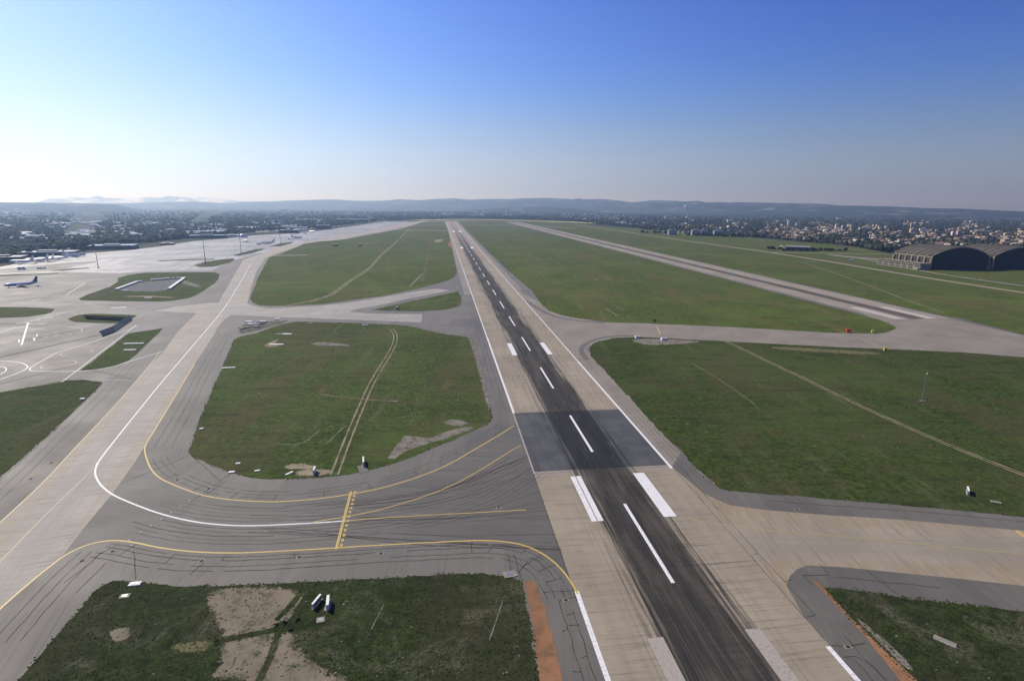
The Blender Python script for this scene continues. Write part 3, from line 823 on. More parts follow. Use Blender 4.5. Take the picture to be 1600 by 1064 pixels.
# ------------------------------------------------------------------ painted markings
def mark(name, parent, pts, w, mat, it=2, z=Z_MARK, pattern=None):
    P = PX(pts, it)
    if pattern: # dashes
        on, off = pattern
        mb = MB()
        L = [0.0]
        for i in range(len(P) - 1): L.append(L[-1] + (P[i + 1] - P[i]).length)
        def pt(d):
            for i in range(len(P) - 1):
                if d <= L[i + 1]: return P[i].lerp(P[i + 1], (d - L[i]) / max(1e-6, L[i + 1] - L[i]))
            return P[-1]
        d = 0.0
        while d < L[-1]:
            ribbon(mb, [pt(d), pt(min(L[-1], d + on / 2)), pt(min(L[-1], d + on))], w); d += on + off
    else:
        mb = MB(); ribbon(mb, P, w)
    o = mb.build(name, M[mat], loc=(0, 0, layer(z)))
    o['kind'] = 'structure'
    return o

def rect_mark(name, parent, u0, u1, v0, v1, o0, mat, z=0.014):
    me = bpy.data.meshes.new(name)
    me.from_pydata([(u0, v0, 0), (u1, v0, 0), (u1, v1, 0), (u0, v1, 0)], [], [(0, 1, 2, 3)])
    return link(name, me, M[mat], parent, (0, 0, z))

for i in range(-1, 24):
    v = 103.2 + 68.7 * i
    rect_mark('centreline_stripe', runway, -0.45, 0.45, v, v + 34.3, RW_O, 'white')
rect_mark('edge_line', runway, -22.7, -21.7, 40, 103, RW_O, 'white')
rect_mark('edge_line', runway, -22.7, -22.2, 158, 211, RW_O, 'white_worn')
rect_mark('edge_line', runway, -22.7, -21.8, 211, 345, RW_O, 'white')
rect_mark('edge_line', runway, -22.6, -22.0, 345, 2900, RW_O, 'white')
rect_mark('edge_line', runway, 21.7, 22.7, 40, 82, RW_O, 'white')
rect_mark('edge_line', runway, 21.8, 22.7, 157, 283, RW_O, 'white')
rect_mark('edge_line', runway, 22.0, 22.6, 283, 2900, RW_O, 'white')
for u in (-10.1, 10.1):
    for j in (-1.55, 0.25):
        rect_mark('touchdown_stripe', runway, u + j, u + j + (1.5 if u < 0 else 1.8), 129.6, 155.2, RW_O, 'white')
    rect_mark('touchdown_stripe', runway, u - 1.4, u + 1.4, 300, 328, RW_O, 'white')
    rect_mark('touchdown_stripe', runway, u - 2.5, u + 2.5, 1090, 1130, RW_O, 'white')
    rect_mark('touchdown_stripe', runway, u - 4.5, u + 4.5, 1770, 1840, RW_O, 'white')
    rect_mark('touchdown_stripe', runway, u - 1.6, u + 1.6, 62, 88, RW_O, 'white_worn')
rect_mark('aiming_bar', runway2, -18.5, -10.5, 377, 427, R2_O, 'white_bar')
rect_mark('aiming_bar', runway2, 8.7, 16.3, 377, 427, R2_O, 'white_bar')

mark('taxiway_edge_line', None, [(304, 569), (275, 617), (246, 665), (230, 690), (225.5, 700), (227, 711), (235, 733), (250, 748), (275, 759), (312, 773), (350, 780), (400, 783.5), (440, 784), (500, 779), (550, 772), (600, 762), (650, 747), (700, 727), (740, 703), (775, 683), (803, 665)], 0.42, 'yellow')
mark('taxiway_edge_line', None, [(-80, 1030), (0, 950), (60, 899), (78, 885), (100, 868), (125, 855), (150, 847), (180, 843.5), (210, 847), (250, 856), (300, 862), (350, 864), (400, 863), (500, 857.5), (600, 851), (700, 846), (760, 843.5), (800, 847), (830, 855), (860, 872), (885, 897), (903, 928)], 0.45, 'yellow')
mark('taxiway_edge_line', None, [(-100, 915), (0, 816), (65, 757), (117, 700), (175, 639), (212, 597), (250, 550)], 0.4, 'yellow_worn')
mark('taxiway_edge_line', None, [(-60, 937), (0, 878), (60, 815), (128, 750), (152, 726)], 0.28, 'yellow_worn', 1)
mark('taxiway_centreline', None, [(150, 727), (165, 706), (200, 662), (250, 600), (300, 542), (330, 507), (352, 480), (372, 448), (392, 412)], 0.5, 'white', 1)
mark('taxiway_centreline', None, [(154, 722), (148.5, 733), (149, 744), (157, 758), (175, 773), (210, 788), (250, 803), (300, 815), (350, 820.5), (400, 821.5), (450, 819), (500, 816.5), (540, 813.5)], 0.5, 'white')
mark('taxiway_centreline', None, [(545, 813.2), (600, 808.5), (700, 803), (750, 800.5), (822, 796.5)], 0.3, 'yellow')
mark('taxiway_centreline', None, [(490, 815), (535, 808), (560, 804), (610, 792), (650, 780), (700, 762), (750, 735), (800, 703), (814, 696)], 0.32, 'yellow')
mark('taxiway_centreline', None, [(1065, 807), (1110, 818), (1150, 823), (1200, 829.5), (1300, 837), (1400, 846), (1500, 856), (1600, 866), (1750, 882)], 0.26, 'yellow_worn')
mark('holding_line', None, [(1025.5, 510), (1029.5, 516), (1031.5, 522.5)], 0.7, 'yellow', 1)
mark('holding_line', None, [(1337, 525.5), (1372, 541)], 0.6, 'yellow_worn', 0)
mark('holding_line', None, [(1588, 829), (1606, 842)], 1.0, 'yellow', 0)
for k_, dd in enumerate((-2, -1, 1, 2)):
    mark('holding_line', None, [(552 + dd * 2.2, 767.5), (528.5 + dd * 2.2, 858)], 0.3, 'yellow', 0, pattern=None if dd < 0 else (1.1, 1.1), z=Z_TOP)
# apron lines
for pts, w, m, it in (
    ([(213, 508), (96.5, 597)], 0.35, 'white', 0), ([(96.5, 597), (50, 604), (0, 612)], 0.25, 'yellow_worn', 0),
    ([(216, 509.5), (135, 538), (95, 549), (85, 553), (60, 567), (48, 574), (45.5, 578), (50, 580), (70, 580.4), (117, 580.6), (150, 578.5), (180, 572.5), (212, 561.5), (255, 549)], 0.45, 'white', 2),
    ([(-20, 563.5), (0, 564), (21, 565), (34, 567), (42.6, 571), (44, 574), (37, 579), (27.5, 583), (14, 588), (0, 593)], 0.5, 'white', 2),
    ([(-15, 572), (0, 573), (8, 574), (11, 577.5), (5.5, 582.5), (-6, 587)], 0.45, 'white', 2),
    ([(44, 504), (33.7, 539)], 0.9, 'white', 0), ([(45, 504), (50, 508), (70, 508.5), (105, 510), (125, 512.5), (130, 516), (126, 519), (116, 521)], 0.4, 'white_worn', 2),
    ([(157, 523), (60, 545), (0, 558), (-30, 564)], 0.9, 'tar', 0), ([(157, 526), (60, 549), (0, 562)], 0.3, 'white_worn', 0),
    ([(-10, 524), (0, 520), (24, 511)], 0.4, 'white', 0), ([(70, 494.5), (125, 484), (140, 482.5)], 0.4, 'white', 0),
    ([(26, 505.2), (42, 503)], 0.9, 'white', 0), ([(46, 501.5), (62, 500)], 0.8, 'white', 0), ([(57, 498), (83, 495.2)], 0.9, 'white', 0), ([(24, 512.5), (39, 511)], 1.0, 'white', 0), ([(40, 513), (48, 513)], 0.8, 'white', 0),
    ([(59, 507), (73, 505.2)], 0.9, 'white', 0), ([(48, 514), (71, 515.5)], 0.4, 'white', 0), ([(84, 524.2), (93, 523.2)], 0.6, 'white', 0), ([(68, 527), (75, 526.3)], 0.6, 'white', 0), ([(83, 520.5), (93, 519)], 0.4, 'white', 0),
    ([(103, 522.5), (113, 521)], 0.5, 'white', 0), ([(69, 522.8), (75, 522)], 0.4, 'white', 0), ([(28, 531.5), (34, 530.5)], 0.7, 'white', 0), ([(50, 528.3), (56, 527.8)], 0.7, 'white', 0), ([(54, 528), (53, 532.5)], 0.7, 'white', 0), ([(30, 531), (29.5, 535)], 0.7, 'white', 0), ([(58.5, 522), (57, 526)], 0.5, 'white', 0),
    ([(103, 461), (133, 442.5)], 0.5, 'white', 0), ([(51, 469), (64, 467)], 0.8, 'white', 0), ([(25, 467), (46, 464)], 0.3, 'white_worn', 0), ([(-10, 464), (0, 462.5), (21, 460.5)], 0.9, 'white_worn', 0), ([(50, 459.5), (75, 457)], 0.5, 'white_worn', 0),
    ([(189.5, 425), (264, 410)], 0.7, 'white', 0), ([(160, 420), (230, 408)], 0.7, 'white', 0), ([(252, 422.5), (314, 408)], 0.7, 'white', 0), ([(144, 425.3), (160, 424.3)], 2.2, 'white', 0), ([(174, 424.5), (182, 423.5)], 2.2, 'white', 0), ([(105, 427), (122, 426)], 1.5, 'white', 0),
    ([(173, 481.2), (198, 480)], 2.2, 'white', 0), ([(0, 469.5), (150, 475), (260, 480)], 0.35, 'white_worn', 0), ([(130, 575), (212, 593.5)], 0.2, 'seam', 0), ([(130, 592.5), (212, 595)], 0.4, 'white_worn', 0),
    ([(330, 392), (400, 378)], 0.9, 'white_worn', 0), ([(270, 400), (350, 386)], 0.9, 'white_worn', 0), ([(200, 404), (300, 392)], 0.9, 'white_worn', 0), ([(360, 392), (430, 378), (480, 370)], 0.9, 'seam', 0), ([(240, 398), (330, 384)], 1.2, 'seam', 0)):
    mark('apron_line', None, pts, w, m, it)
for cx, cy in ((120, 551), (92, 570)):
    c = G(cx, cy)
    P = [Vector((c.x + 7.3 * math.cos(t), c.y + 7.3 * math.sin(t), 0)) for t in np.linspace(0, 2 * math.pi, 41)[:-1]]
    mb = MB(); ribbon(mb, P, 0.4, closed=True)
    o = mb.build('stand_circle', M['yellow_worn'], loc=(0, 0, layer(Z_MARK))); o['kind'] = 'structure'

# ------------------------------------------------------------------ tar-filled cracks and paving seams
def cracks():
    tar, seam = MB(), MB()
    def wob(P, a=0.18, s=0.3, st=1.4):
        L = []
        for i in range(len(P) - 1):
            k = max(1, min(60, int((P[i + 1] - P[i]).length / st)))
            L += [P[i].lerp(P[i + 1], j / k) for j in range(k)]
        L.append(P[-1])
        return [p + Vector((mnoise.noise(p * s), mnoise.noise(p * s + Vector((9, 9, 9))), 0)) * a for p in L]
    def line(mb, pts, w, it=2, a=0.2, px=True):
        P = wob(PX(pts, it) if px else pts, a)
        ribbon(mb, P, [w * (1.15 if mb is tar else 1.1) * (0.7 + 0.6 * random.random()) for _ in P])
    low = [(180, 843.5), (210, 847), (250, 856), (300, 862), (350, 864), (400, 863), (500, 857.5), (600, 851), (700, 846), (760, 843.5), (800, 847), (830, 855), (860, 872), (885, 897), (903, 928)]
    P = PX(low)
    for d, w in ((-1.6, .10), (-3.0, .13), (-5.2, .10), (-7.0, .12)):
        Q = offset(P, d)
        n = len(Q); i = 0
        while i < n - 3:
            j = min(n - 1, i + random.randint(4, 14))
            line(tar, Q[i:j + 1], w, a=0.3, px=False)
            i = j + random.randint(0, 2)
    for k in range(3, len(P) - 1, 3):
        if random.random() < 0.75:
            a = offset(P, -random.choice((0.3, 1.6)))[k]; b = offset(P, -random.choice((3.0, 5.2, 7.2)))[min(len(P) - 1, k + random.choice((-1, 0, 0)))]
            line(tar, [a, b], 0.11, a=0.3, px=False)
    up = [(228, 716), (235, 733), (250, 748), (275, 759), (312, 773), (350, 780), (400, 783.5), (440, 784), (500, 779), (550, 772), (600, 762), (650, 747), (700, 727), (740, 703), (775, 683), (803, 665)]
    P2 = PX(up)
    for d in (1.8, 3.8, 5.6):
        Q = offset(P2, d); n = len(Q); i = 2
        while i < n - 3:
            j = min(n - 1, i + random.randint(4, 12))
            line(tar if random.random() < .6 else seam, Q[i:j + 1], 0.10, a=0.25, px=False); i = j + random.randint(1, 3)
    for k in range(4, len(P2) - 2, 6):
        line(tar, [offset(P2, .6)[k], offset(P2, 4.2)[k]], 0.12, a=0.3, px=False)
    # lanes of the turn, following its curves
    mid = PX([(235, 800), (300, 816), (400, 822), (500, 816), (600, 806), (700, 790), (760, 768), (830, 725)])
    for d in np.arange(-8.5, 9.5, 1.7):
        Q = offset(mid, d); n = len(Q)
        i = random.randint(0, 4)
        while i < n - 3:
            j = min(n - 1, i + random.randint(6, 16))
            line(seam, Q[i:j + 1], random.uniform(.06, .2), a=0.25, px=False); i = j + random.randint(0, 3)
    for i in range(18):    # skid marks from the runway into the turn
        y0 = random.uniform(690, 850); e = random.uniform(0.2, 0.9)
        a = (840 + (y0 - 740) * 0.34, y0 + 10); b = (700 + random.uniform(-60, 40), 770 + (y0 - 700) * 0.5 + random.uniform(-6, 12)); c = (480 + random.uniform(-120, 90), 806 + (y0 - 760) * 0.28)
        line(seam, [a, b, c], random.uniform(.07, .2), 3, 0.1)
    # shoulders along the runway
    for u, v0, v1 in ((24.6, 215, 520), (22.2, 240, 480), (25.6, 40, 100), (23.4, 50, 104), (75.2, 90, 240), (76.8, 160, 300), (78.6, 170, 260), (75.0, 40, 82), (77.2, 45, 86)):
        line(tar, [UV(u, v) for v in np.arange(v0, v1, 3.0)], 0.11, a=0.35, px=False)
        for v in np.arange(v0, v1, random.uniform(9, 16)):
            if random.random() < .6:
                q = random.uniform(-2.2, 2.2)
                line(tar, [UV(u, v), UV(u + q, v + random.uniform(-.7, .7))], 0.1, a=0.3, px=False)
    # concrete runway joints that opened up
    for u in (-20.5, -17, -13.5, 14.5, 17.5, 20.2):
        v = 215
        while v < 560:
            L = random.uniform(6, 30)
            line(tar if random.random() < .5 else seam, [UV(50 + u, q) for q in np.arange(v, v + L, 2.0)], 0.1, a=0.25, px=False)
            if random.random() < .5: line(tar, [UV(50 + u, v), UV(50 + u + random.uniform(-2.5, 2.5), v + random.uniform(-1, 1))], 0.1, a=0.3, px=False)
            v += L + random.uniform(2, 25)
    line(tar, [UV(27.3, 158), UV(40, 158.4), UV(60, 158.2), UV(72.7, 158.4)], 0.16, a=0.15, px=False)
    line(tar, [UV(27.3, 211.5), UV(45, 211.8), UV(72.7, 211.6)], 0.14, a=0.15, px=False)
    line(tar, [UV(72.7, v) for v in np.arange(84, 158, 2)], 0.12, a=0.2, px=False)
    line(tar, [UV(27.2, v) for v in np.arange(100, 160, 2)], 0.14, a=0.1, px=False)
    # left taxiway shoulders
    LT = [(-40, 1010), (20, 946), (60, 905), (110, 862)]
    for d in (-2.5, -5.0, -7.5): line(tar, offset(PX(LT, 1), d), 0.1, a=0.2, px=False)
    RT = [(228, 700), (250, 667), (280, 617), (308, 569), (338, 522)]
    for d in (-2.5, -5.2, -8.0):
        line(seam, offset(PX(RT, 1), d), 0.09, a=0.2, px=False)
    LT2 = [(-60, 850), (0, 795), (60, 738), (110, 686), (165, 628), (205, 584), (245, 540)]
    for d in (2.5, 5.5, 8.5): line(seam, offset(PX(LT2, 1), d), 0.09, a=0.2, px=False)
    for pts in ([(296, 711), (240, 735), (195, 752)], [(300, 713), (345, 752)], [(385, 722), (322, 768), (298, 783)], [(352, 752), (318, 775)], [(210, 860), (212, 905)], [(320, 878), (296, 898)], [(140, 880), (100, 910)], [(165, 880), (120, 925)],
                [(1280, 881), (1295, 896)], [(1255, 899), (1295, 898)], [(1352, 889), (1400, 927)], [(1305, 901), (1470, 918)], [(1255, 899), (1272, 915)], [(1300, 1008), (1322, 1009), (1350, 1003)], [(1320, 1027), (1345, 1025), (1386, 1064)],
                [(1200, 782), (1300, 790), (1450, 800), (1600, 815)], [(1216, 772), (1262, 798)], [(1245, 778), (1270, 800)], [(875, 938), (900, 932)], [(888, 977), (905, 975)], [(812, 893), (830, 868), (845, 878)], [(795, 868), (800, 905)], [(803, 866), (815, 905)]):
        line(tar, pts, 0.12, 1, 0.3)
    for pts in ([(0, 520), (120, 500)], [(0, 540), (100, 520), (200, 500)], [(0, 600), (120, 570)], [(60, 470), (200, 478)], [(0, 505), (80, 510)]):
        line(seam, pts, 0.4, 1, 0.3)
    a = tar.build('sealed_cracks', M['tar'], loc=(0, 0, 0.0335)); a['kind'] = 'structure'
    b = seam.build('paving_seams', M['seam'], loc=(0, 0, 0.0315)); b['kind'] = 'structure'
cracks()
# ------------------------------------------------------------------ hills and far mountains
def prof(pts):
    out = []
    for x, y in pts:
        d = ray(x, y)
        out.append((math.atan2(d.x, d.y), d.z / math.hypot(d.x, d.y)))
    a = np.array(sorted(out))
    return lambda az: np.interp(az, a[:, 0], a[:, 1])

def az_of(x):
    d = ray(x, 320); return math.atan2(d.x, d.y)

SKYLINE = prof([(-400, 313), (-100, 316), (0, 317), (130, 317.5), (200, 317.5), (260, 315.5), (300, 315), (340, 317), (355, 318), (380, 315.5), (420, 315), (450, 313.5), (500, 312), (525, 312), (560, 314), (600, 313.8), (622, 311.5), (655, 313), (690, 310.5), (710, 310),
                (730, 312), (740, 312), (760, 311), (800, 311), (820, 310), (860, 309.5), (895, 311.5), (903, 310.3), (915, 312), (935, 311), (955, 312), (985, 316), (1000, 315.5), (1020, 313), (1055, 314), (1065, 315), (1090, 314), (1105, 316), (1130, 316), (1140, 317),
                (1150, 316), (1200, 317), (1250, 318), (1290, 319), (1305, 321), (1340, 321.5), (1400, 323), (1450, 325.5), (1500, 326), (1525, 327.3), (1560, 329), (1600, 330.5), (1700, 333), (2000, 336)])
MIDLINE = prof([(-400, 314), (0, 316.3), (60, 316.8), (130, 318), (180, 320), (205, 325), (235, 331), (265, 334), (330, 337), (600, 338), (640, 333), (700, 330), (780, 325), (850, 323), (900, 326), (960, 334), (1000, 341), (1200, 345), (2000, 350)])
def fbm(x, y, s, o=5):
    return mnoise.fractal(Vector((x * s, y * s, 3.3)), 0.9, 2.1, o)
def mat_hill(name, a, b, rock, amt):
    k = NT(name)
    c = k.co()
    col = k.mix(k.step(k.noise(c, 0.006, 6, 0.65), 0.35, 0.65), a, b)
    col = k.mix(k.step(k.noise(c, 0.0035, 7, 0.7, 0.6), 0.54, 0.63, 0, amt), col, rock)
    return k.out(col, 0.95, spec=0.05)
def build_hills():
    az = np.linspace(R_(-66), R_(66), 620)
    rad = np.geomspace(4600, 19000, 96)
    dm = np.interp(az, [az_of(0), az_of(500), az_of(900), az_of(1300), az_of(1600)], [12500, 13000, 11000, 9000, 8200])
    da = np.interp(az, [az_of(0), az_of(250), az_of(600), az_of(850), az_of(1000)], [7600, 7200, 8200, 7600, 6500])
    V = np.zeros((len(rad), len(az), 3), dtype=np.float32)
    for j, t in enumerate(az):
        hm = CAM_H + dm[j] * SKYLINE(t); ha = CAM_H + da[j] * MIDLINE(t)
        for i, r in enumerate(rad):
            x, y = r * math.sin(t), r * math.cos(t)
            g = drop(r)
            def sh(d, h, wf, wb, rough):
                q = (d - r) / wf if r < d else (r - d) / wb
                if q >= 1.15: return -30.0
                s_ = max(0.0, 1 - q); s_ = s_ * s_ * (3 - 2 * s_) if s_ < 1 else 1
                n = 1 - rough * min(1, q * 2.2) * (0.5 + 0.9 * fbm(x, y, 0.0011))
                return g + (h - g) * s_ * n - 12 * q
            V[i, j] = (x, y, max(sh(dm[j], hm, 3400, 4200, 0.55), sh(da[j], ha, 2000, 2600, 0.4)))
    n = len(az)
    idx = np.arange(len(rad) * n).reshape(len(rad), n)
    Fc = np.stack([idx[:-1, :-1], idx[:-1, 1:], idx[1:, 1:], idx[1:, :-1]], -1).reshape(-1, 4)[:, ::-1]
    o = np_mesh('hills', V.reshape(-1, 3), Fc, mat_hill('garrigue_hill', (0.012, 0.020, 0.018), (0.030, 0.038, 0.030), (0.22, 0.215, 0.19), 0.8))
    o.data.polygons.foreach_set('use_smooth', [True] * len(o.data.polygons))
    o['kind'] = 'structure'
    FAR = prof([(-200, 318), (40, 317), (60, 314), (75, 310), (95, 306.5), (110, 306), (125, 308), (140, 308), (150, 304.5), (165, 308), (185, 309), (200, 308), (215, 308), (235, 306.5), (250, 308), (262, 305), (300, 308), (310, 307), (325, 306.5), (345, 309), (365, 312), (400, 317), (430, 319)])
    az = np.linspace(az_of(30), az_of(420), 260); rad = np.linspace(17500, 20600, 26)
    V = []
    for r in rad:
        for t in az:
            x, y = r * math.sin(t), r * math.cos(t)
            h = CAM_H + 19000 * FAR(t)
            q = abs(r - 19000) / 1500
            s_ = max(0.0, 1 - q)
            V.append((x, y, drop(r) + (h - drop(19000)) * (s_ * (1 - 0.5 * min(1, 2 * q) * (0.5 + fbm(x, y, 0.0004)))) - 20))
    n = len(az); idx = np.arange(len(rad) * n).reshape(len(rad), n)
    Fc = np.stack([idx[:-1, :-1], idx[:-1, 1:], idx[1:, 1:], idx[1:, :-1]], -1).reshape(-1, 4)[:, ::-1]
    k = NT('snowy_mountain'); c = k.co()
    col = k.mix(k.step(k.noise(c, 0.0012, 7, 0.7), 0.45, 0.53), (0.05, 0.06, 0.07), (0.75, 0.76, 0.78))
    o = np_mesh('mountains', V, Fc, k.out(col, 0.9))
    o['kind'] = 'structure'
build_hills()

# ------------------------------------------------------------------ materials of the things
M['crown'] = perobj('tree_foliage', (0.045, 0.058, 0.026), 0.95, 0.45, spec=0.1)
M['crown_dark'] = perobj('dark_tree_foliage', (0.026, 0.036, 0.019), 0.95, 0.4, spec=0.1)
M['wood_stuff'] = perobj('woodland_foliage', (0.038, 0.048, 0.024), 0.95, 0.55, True, spec=0.1)
M['bark'] = plain('bark', (0.09, 0.07, 0.05), 0.9)
M['w_cream'] = perobj('cream_render', (0.58, 0.45, 0.30), 0.85, 0.22)
M['w_white'] = perobj('white_render', (0.68, 0.60, 0.49), 0.85, 0.12)
M['w_ochre'] = perobj('ochre_render', (0.55, 0.40, 0.25), 0.85, 0.2)
M['r_tile'] = perobj('clay_roof_tile', (0.22, 0.125, 0.085), 0.85, 0.3)
M['r_pale'] = perobj('pale_roof_tile', (0.30, 0.22, 0.165), 0.85, 0.25)
M['metal_roof'] = plain('pale_metal_roof', (0.78, 0.78, 0.78), 0.28, 0.0, 0.1, 0.05)
M['grey_roof'] = plain('grey_sheet_roof', (0.30, 0.32, 0.34), 0.4, 0.0, 0.2, 0.05)
M['wall_grey'] = plain('grey_cladding', (0.28, 0.30, 0.31), 0.6, 0.0, 0.2, 0.1)
M['wall_dark'] = plain('dark_cladding', (0.055, 0.065, 0.075), 0.5, 0.0, 0.3, 0.1)
M['glass'] = plain('window_glass', (0.03, 0.04, 0.05), 0.08, 0, 0.2)
M['paint_w'] = plain('white_gloss_paint', (0.80, 0.80, 0.80), 0.3, 0, 0.08)
M['paint_b'] = plain('blue_gloss_paint', (0.025, 0.05, 0.16), 0.3, 0, 0.15)
M['steel'] = plain('galvanised_steel', (0.30, 0.31, 0.32), 0.45, 0.6, 0.2)
M['steel_dark'] = plain('dark_steel', (0.07, 0.075, 0.08), 0.5, 0.4, 0.2)
M['black'] = plain('black_rubber', (0.02, 0.02, 0.02), 0.8)
M['fence_blue'] = plain('dark_blue_sheet', (0.018, 0.028, 0.055), 0.45, 0.0, 0.35, 0.4)
M['cast'] = plain('old_concrete', (0.28, 0.25, 0.195), 0.85, 0, 0.35, 0.3)
M['cast_w'] = plain('whitewashed_concrete', (0.80, 0.78, 0.74), 0.8, 0, 0.12, 0.3)
M['hangar_roof'] = plain('weathered_vault', (0.065, 0.056, 0.038), 0.85, 0, 0.45, 0.12)  # dark stripes between sunlit ribs are put into the roof colour
M['hangar_rib'] = plain('vault_rib_concrete', (0.29, 0.245, 0.17), 0.85, 0, 0.3, 0.3)  # ribs lightened against the vault: sunlit roof stripes put into the colour
M['hangar_front'] = plain('dark_door_sheet', (0.012, 0.011, 0.009), 0.7, 0, 0.3, 0.2)  # front faces away from the sun; its shade is put into the near-black
M['orange_p'] = plain('orange_red_paint', (0.75, 0.09, 0.025), 0.4, 0, 0.1)
M['yellow_p'] = plain('yellow_sign_paint', (0.85, 0.72, 0.05), 0.4, 0, 0.1)

# ------------------------------------------------------------------ airliners
def make_airliner(label, nose_tail, tail_mat, body_mat, L=31.0, group=None):
    t = thing('airliner', label, 'airliner', group=group)
    st = [(-0.5, 0.05, 0.0), (-0.485, .35, -.1), (-0.46, .9, -.05), (-0.42, 1.45, 0), (-0.36, 1.85, 0.05), (-0.25, 1.95, 0.05), (0.18, 1.95, 0.05), (0.28, 1.7, 0.3), (0.40, 1.0, 0.85), (0.47, .5, 1.2), (0.5, .15, 1.35)]
    mb = MB()
    mb.tube([(-s * L, 0, 3.2 + dz) for s, r, dz in st], [r for s, r, dz in st], 20)
    mb.build('fuselage', body_mat, t, smooth=True)
    def slab(p, th, name, mat):
        m = MB(); n = len(p)
        vs = [(*q[:3],) for q in p]
        up = Vector((0, 0, th)) if name != 'tail_fin' else Vector((0, th, 0))
        a = [tuple(Vector(q) + up / 2) for q in vs]; b = [tuple(Vector(q) - up / 2) for q in vs]
        fs = [tuple(range(n)), tuple(range(2 * n - 1, n - 1, -1))] + [(i, n + i, n + (i + 1) % n, (i + 1) % n) for i in range(n)]
        m.add(a + b, fs); return m.build(name, mat, t)
    for s in (-1, 1):
        slab([(4.5, s * 1.5, 2.4), (-2.2, s * 1.5, 2.4), (-3.2, s * 5, 2.6), (-5.2, s * 14.2, 3.5), (-3.7, s * 14.2, 3.5), (1.2, s * 5, 2.65)], 0.32, 'wing', M['paint_w'])
        slab([(-11.5, s * .6, 4.0), (-14.6, s * .6, 4.1), (-15.4, s * 6.2, 4.7), (-14.0, s * 6.2, 4.7)], 0.22, 'tailplane', M['paint_w'])
        e = MB(); e.tube([(4.6, s * 4.9, 1.75), (4.2, s * 4.9, 1.7), (3, s * 4.9, 1.7), (.6, s * 4.9, 1.8), (-.4, s * 4.9, 1.9)], [.72, .98, 1.02, .8, .45], 14)
        e.build('engine', M['paint_w'], t, smooth=True)
    slab([(-8.5, 0, 5.0), (-11.0, 0, 5.9), (-14.2, 0, 11.2), (-16.0, 0, 11.2), (-15.0, 0, 4.8)], 0.4, 'tail_fin', tail_mat)
    for x, y in ((11.2, 0), (-1.2, 2.6), (-1.2, -2.6)):
        g = MB(); g.tube([(x, y, 0.6), (x, y, 2.0)], .12, 6); g.tube([(x, y - .35, .5), (x, y + .35, .5)], .5, 12)
        g.build('landing_gear', M['black'], t)
    for s in (-1, 1):
        MB().box(12.2, 13.4, s * 1.22 - .25, s * 1.22 + .25, 3.75, 4.25).build('cockpit_window', M['glass'], t)
    return t
kk = NT('blue_white_fuselage'); zz = kk.xyz(kk.co())[2]
M['fus_bw'] = kk.out(kk.mix(kk.step(zz, 3.35, 3.5), (0.07, 0.14, 0.30), (0.80, 0.80, 0.80)), 0.28)  # shadow side painted blue below, sunlit spine painted white above
pn, pt = G(9.5, 450), G(57, 446.5)
dirv = (pn - pt)
al = make_airliner('blue and white airliner with a dark blue tail fin on the open apron', None, M['paint_b'], M['fus_bw'])
al.location = (pn + pt) / 2; al.rotation_euler.z = math.atan2(dirv.y, dirv.x)
k_ = dirv.length / 27.0
al.scale = (k_, k_, k_)
far = make_airliner('', None, M['paint_w'], M['paint_w'], group='white aircraft parked far across the apron')
FARP = [((417, 381.5), 200, 'white airliner parked broadside on the far apron beside the grass strip, nose left'), ((464, 373), 60, 'white airliner taxiing alone on the far apron, beyond the grass strip with a mast'),
        ((384, 378.5), 130, 'white airliner parked below the bright domed hangar roof on the far apron'), ((476, 364.6), 100, 'white airliner at the edge of the car parks, left of the far taxiway'), ((488, 363.4), 150, 'white airliner nosed in between two others at the far terminal edge'),
        ((57, 409.5), 195, 'white airliner with swept wings at the terminal edge, nearest the dark trees on the left'), ((71, 408.2), 170, 'white airliner parked beside a jet bridge at the terminal edge, second from the left'),
        ((90, 406.3), 185, 'white airliner parked tail to the trees at the terminal edge, third from the left'), ((118, 401.5), 60, 'white airliner at the last terminal stand before the pale apron'), ((34, 412), 190, 'white airliner at the leftmost terminal stand')]
for i, (p, a, lb) in enumerate(FARP):
    q = G(*p)
    o = far if i == 0 else dup(far, q, R_(a))
    o.location = q; o.rotation_euler.z = R_(a); o['label'] = lb

# ------------------------------------------------------------------ floodlight masts and the slim mast on the right
def mast(px, py, h, label, r=0.45):
    t = thing('floodlight_mast', label, 'light mast', G(px, py), 0, 'floodlight masts on the apron')
    MB().tube([(0, 0, 0), (0, 0, h)], [r, r * .6], 10).build('pole', M['steel_dark'], t)
    MB().tube([(0, 0, 0), (0, 0, .8)], [1.1, 1.0], 8).build('footing', M['cast'], t)
    hd = MB(); hd.tube([(0, 0, h), (0, 0, h + .5)], 1.1, 10)
    hf = hd.build('head_ring', M['steel_dark'], t)
    for k in range(6):
        a = k * math.pi / 3
        MB().box(-.35, .35, -.2, .2, -.35, .35).build('floodlight', M['steel'], hf, (1.3 * math.cos(a), 1.3 * math.sin(a), h + .1), a + math.pi / 2)
mast(153.7, 419.3, 20, 'dark floodlight mast standing on bare apron, left of the walled gravel basin')
mast(321.5, 413.2, 33, 'tall dark floodlight mast on the small grass island by the left taxiway')
mast(377, 395.3, 31, 'dark floodlight mast on a grass strip below the bright domed roof')
mast(438.5, 380.8, 18, 'short floodlight mast on the farthest grass strip of the apron')
mast(14.5, 414, 15, 'small floodlight mast among the aircraft at the left edge of the apron', .35)

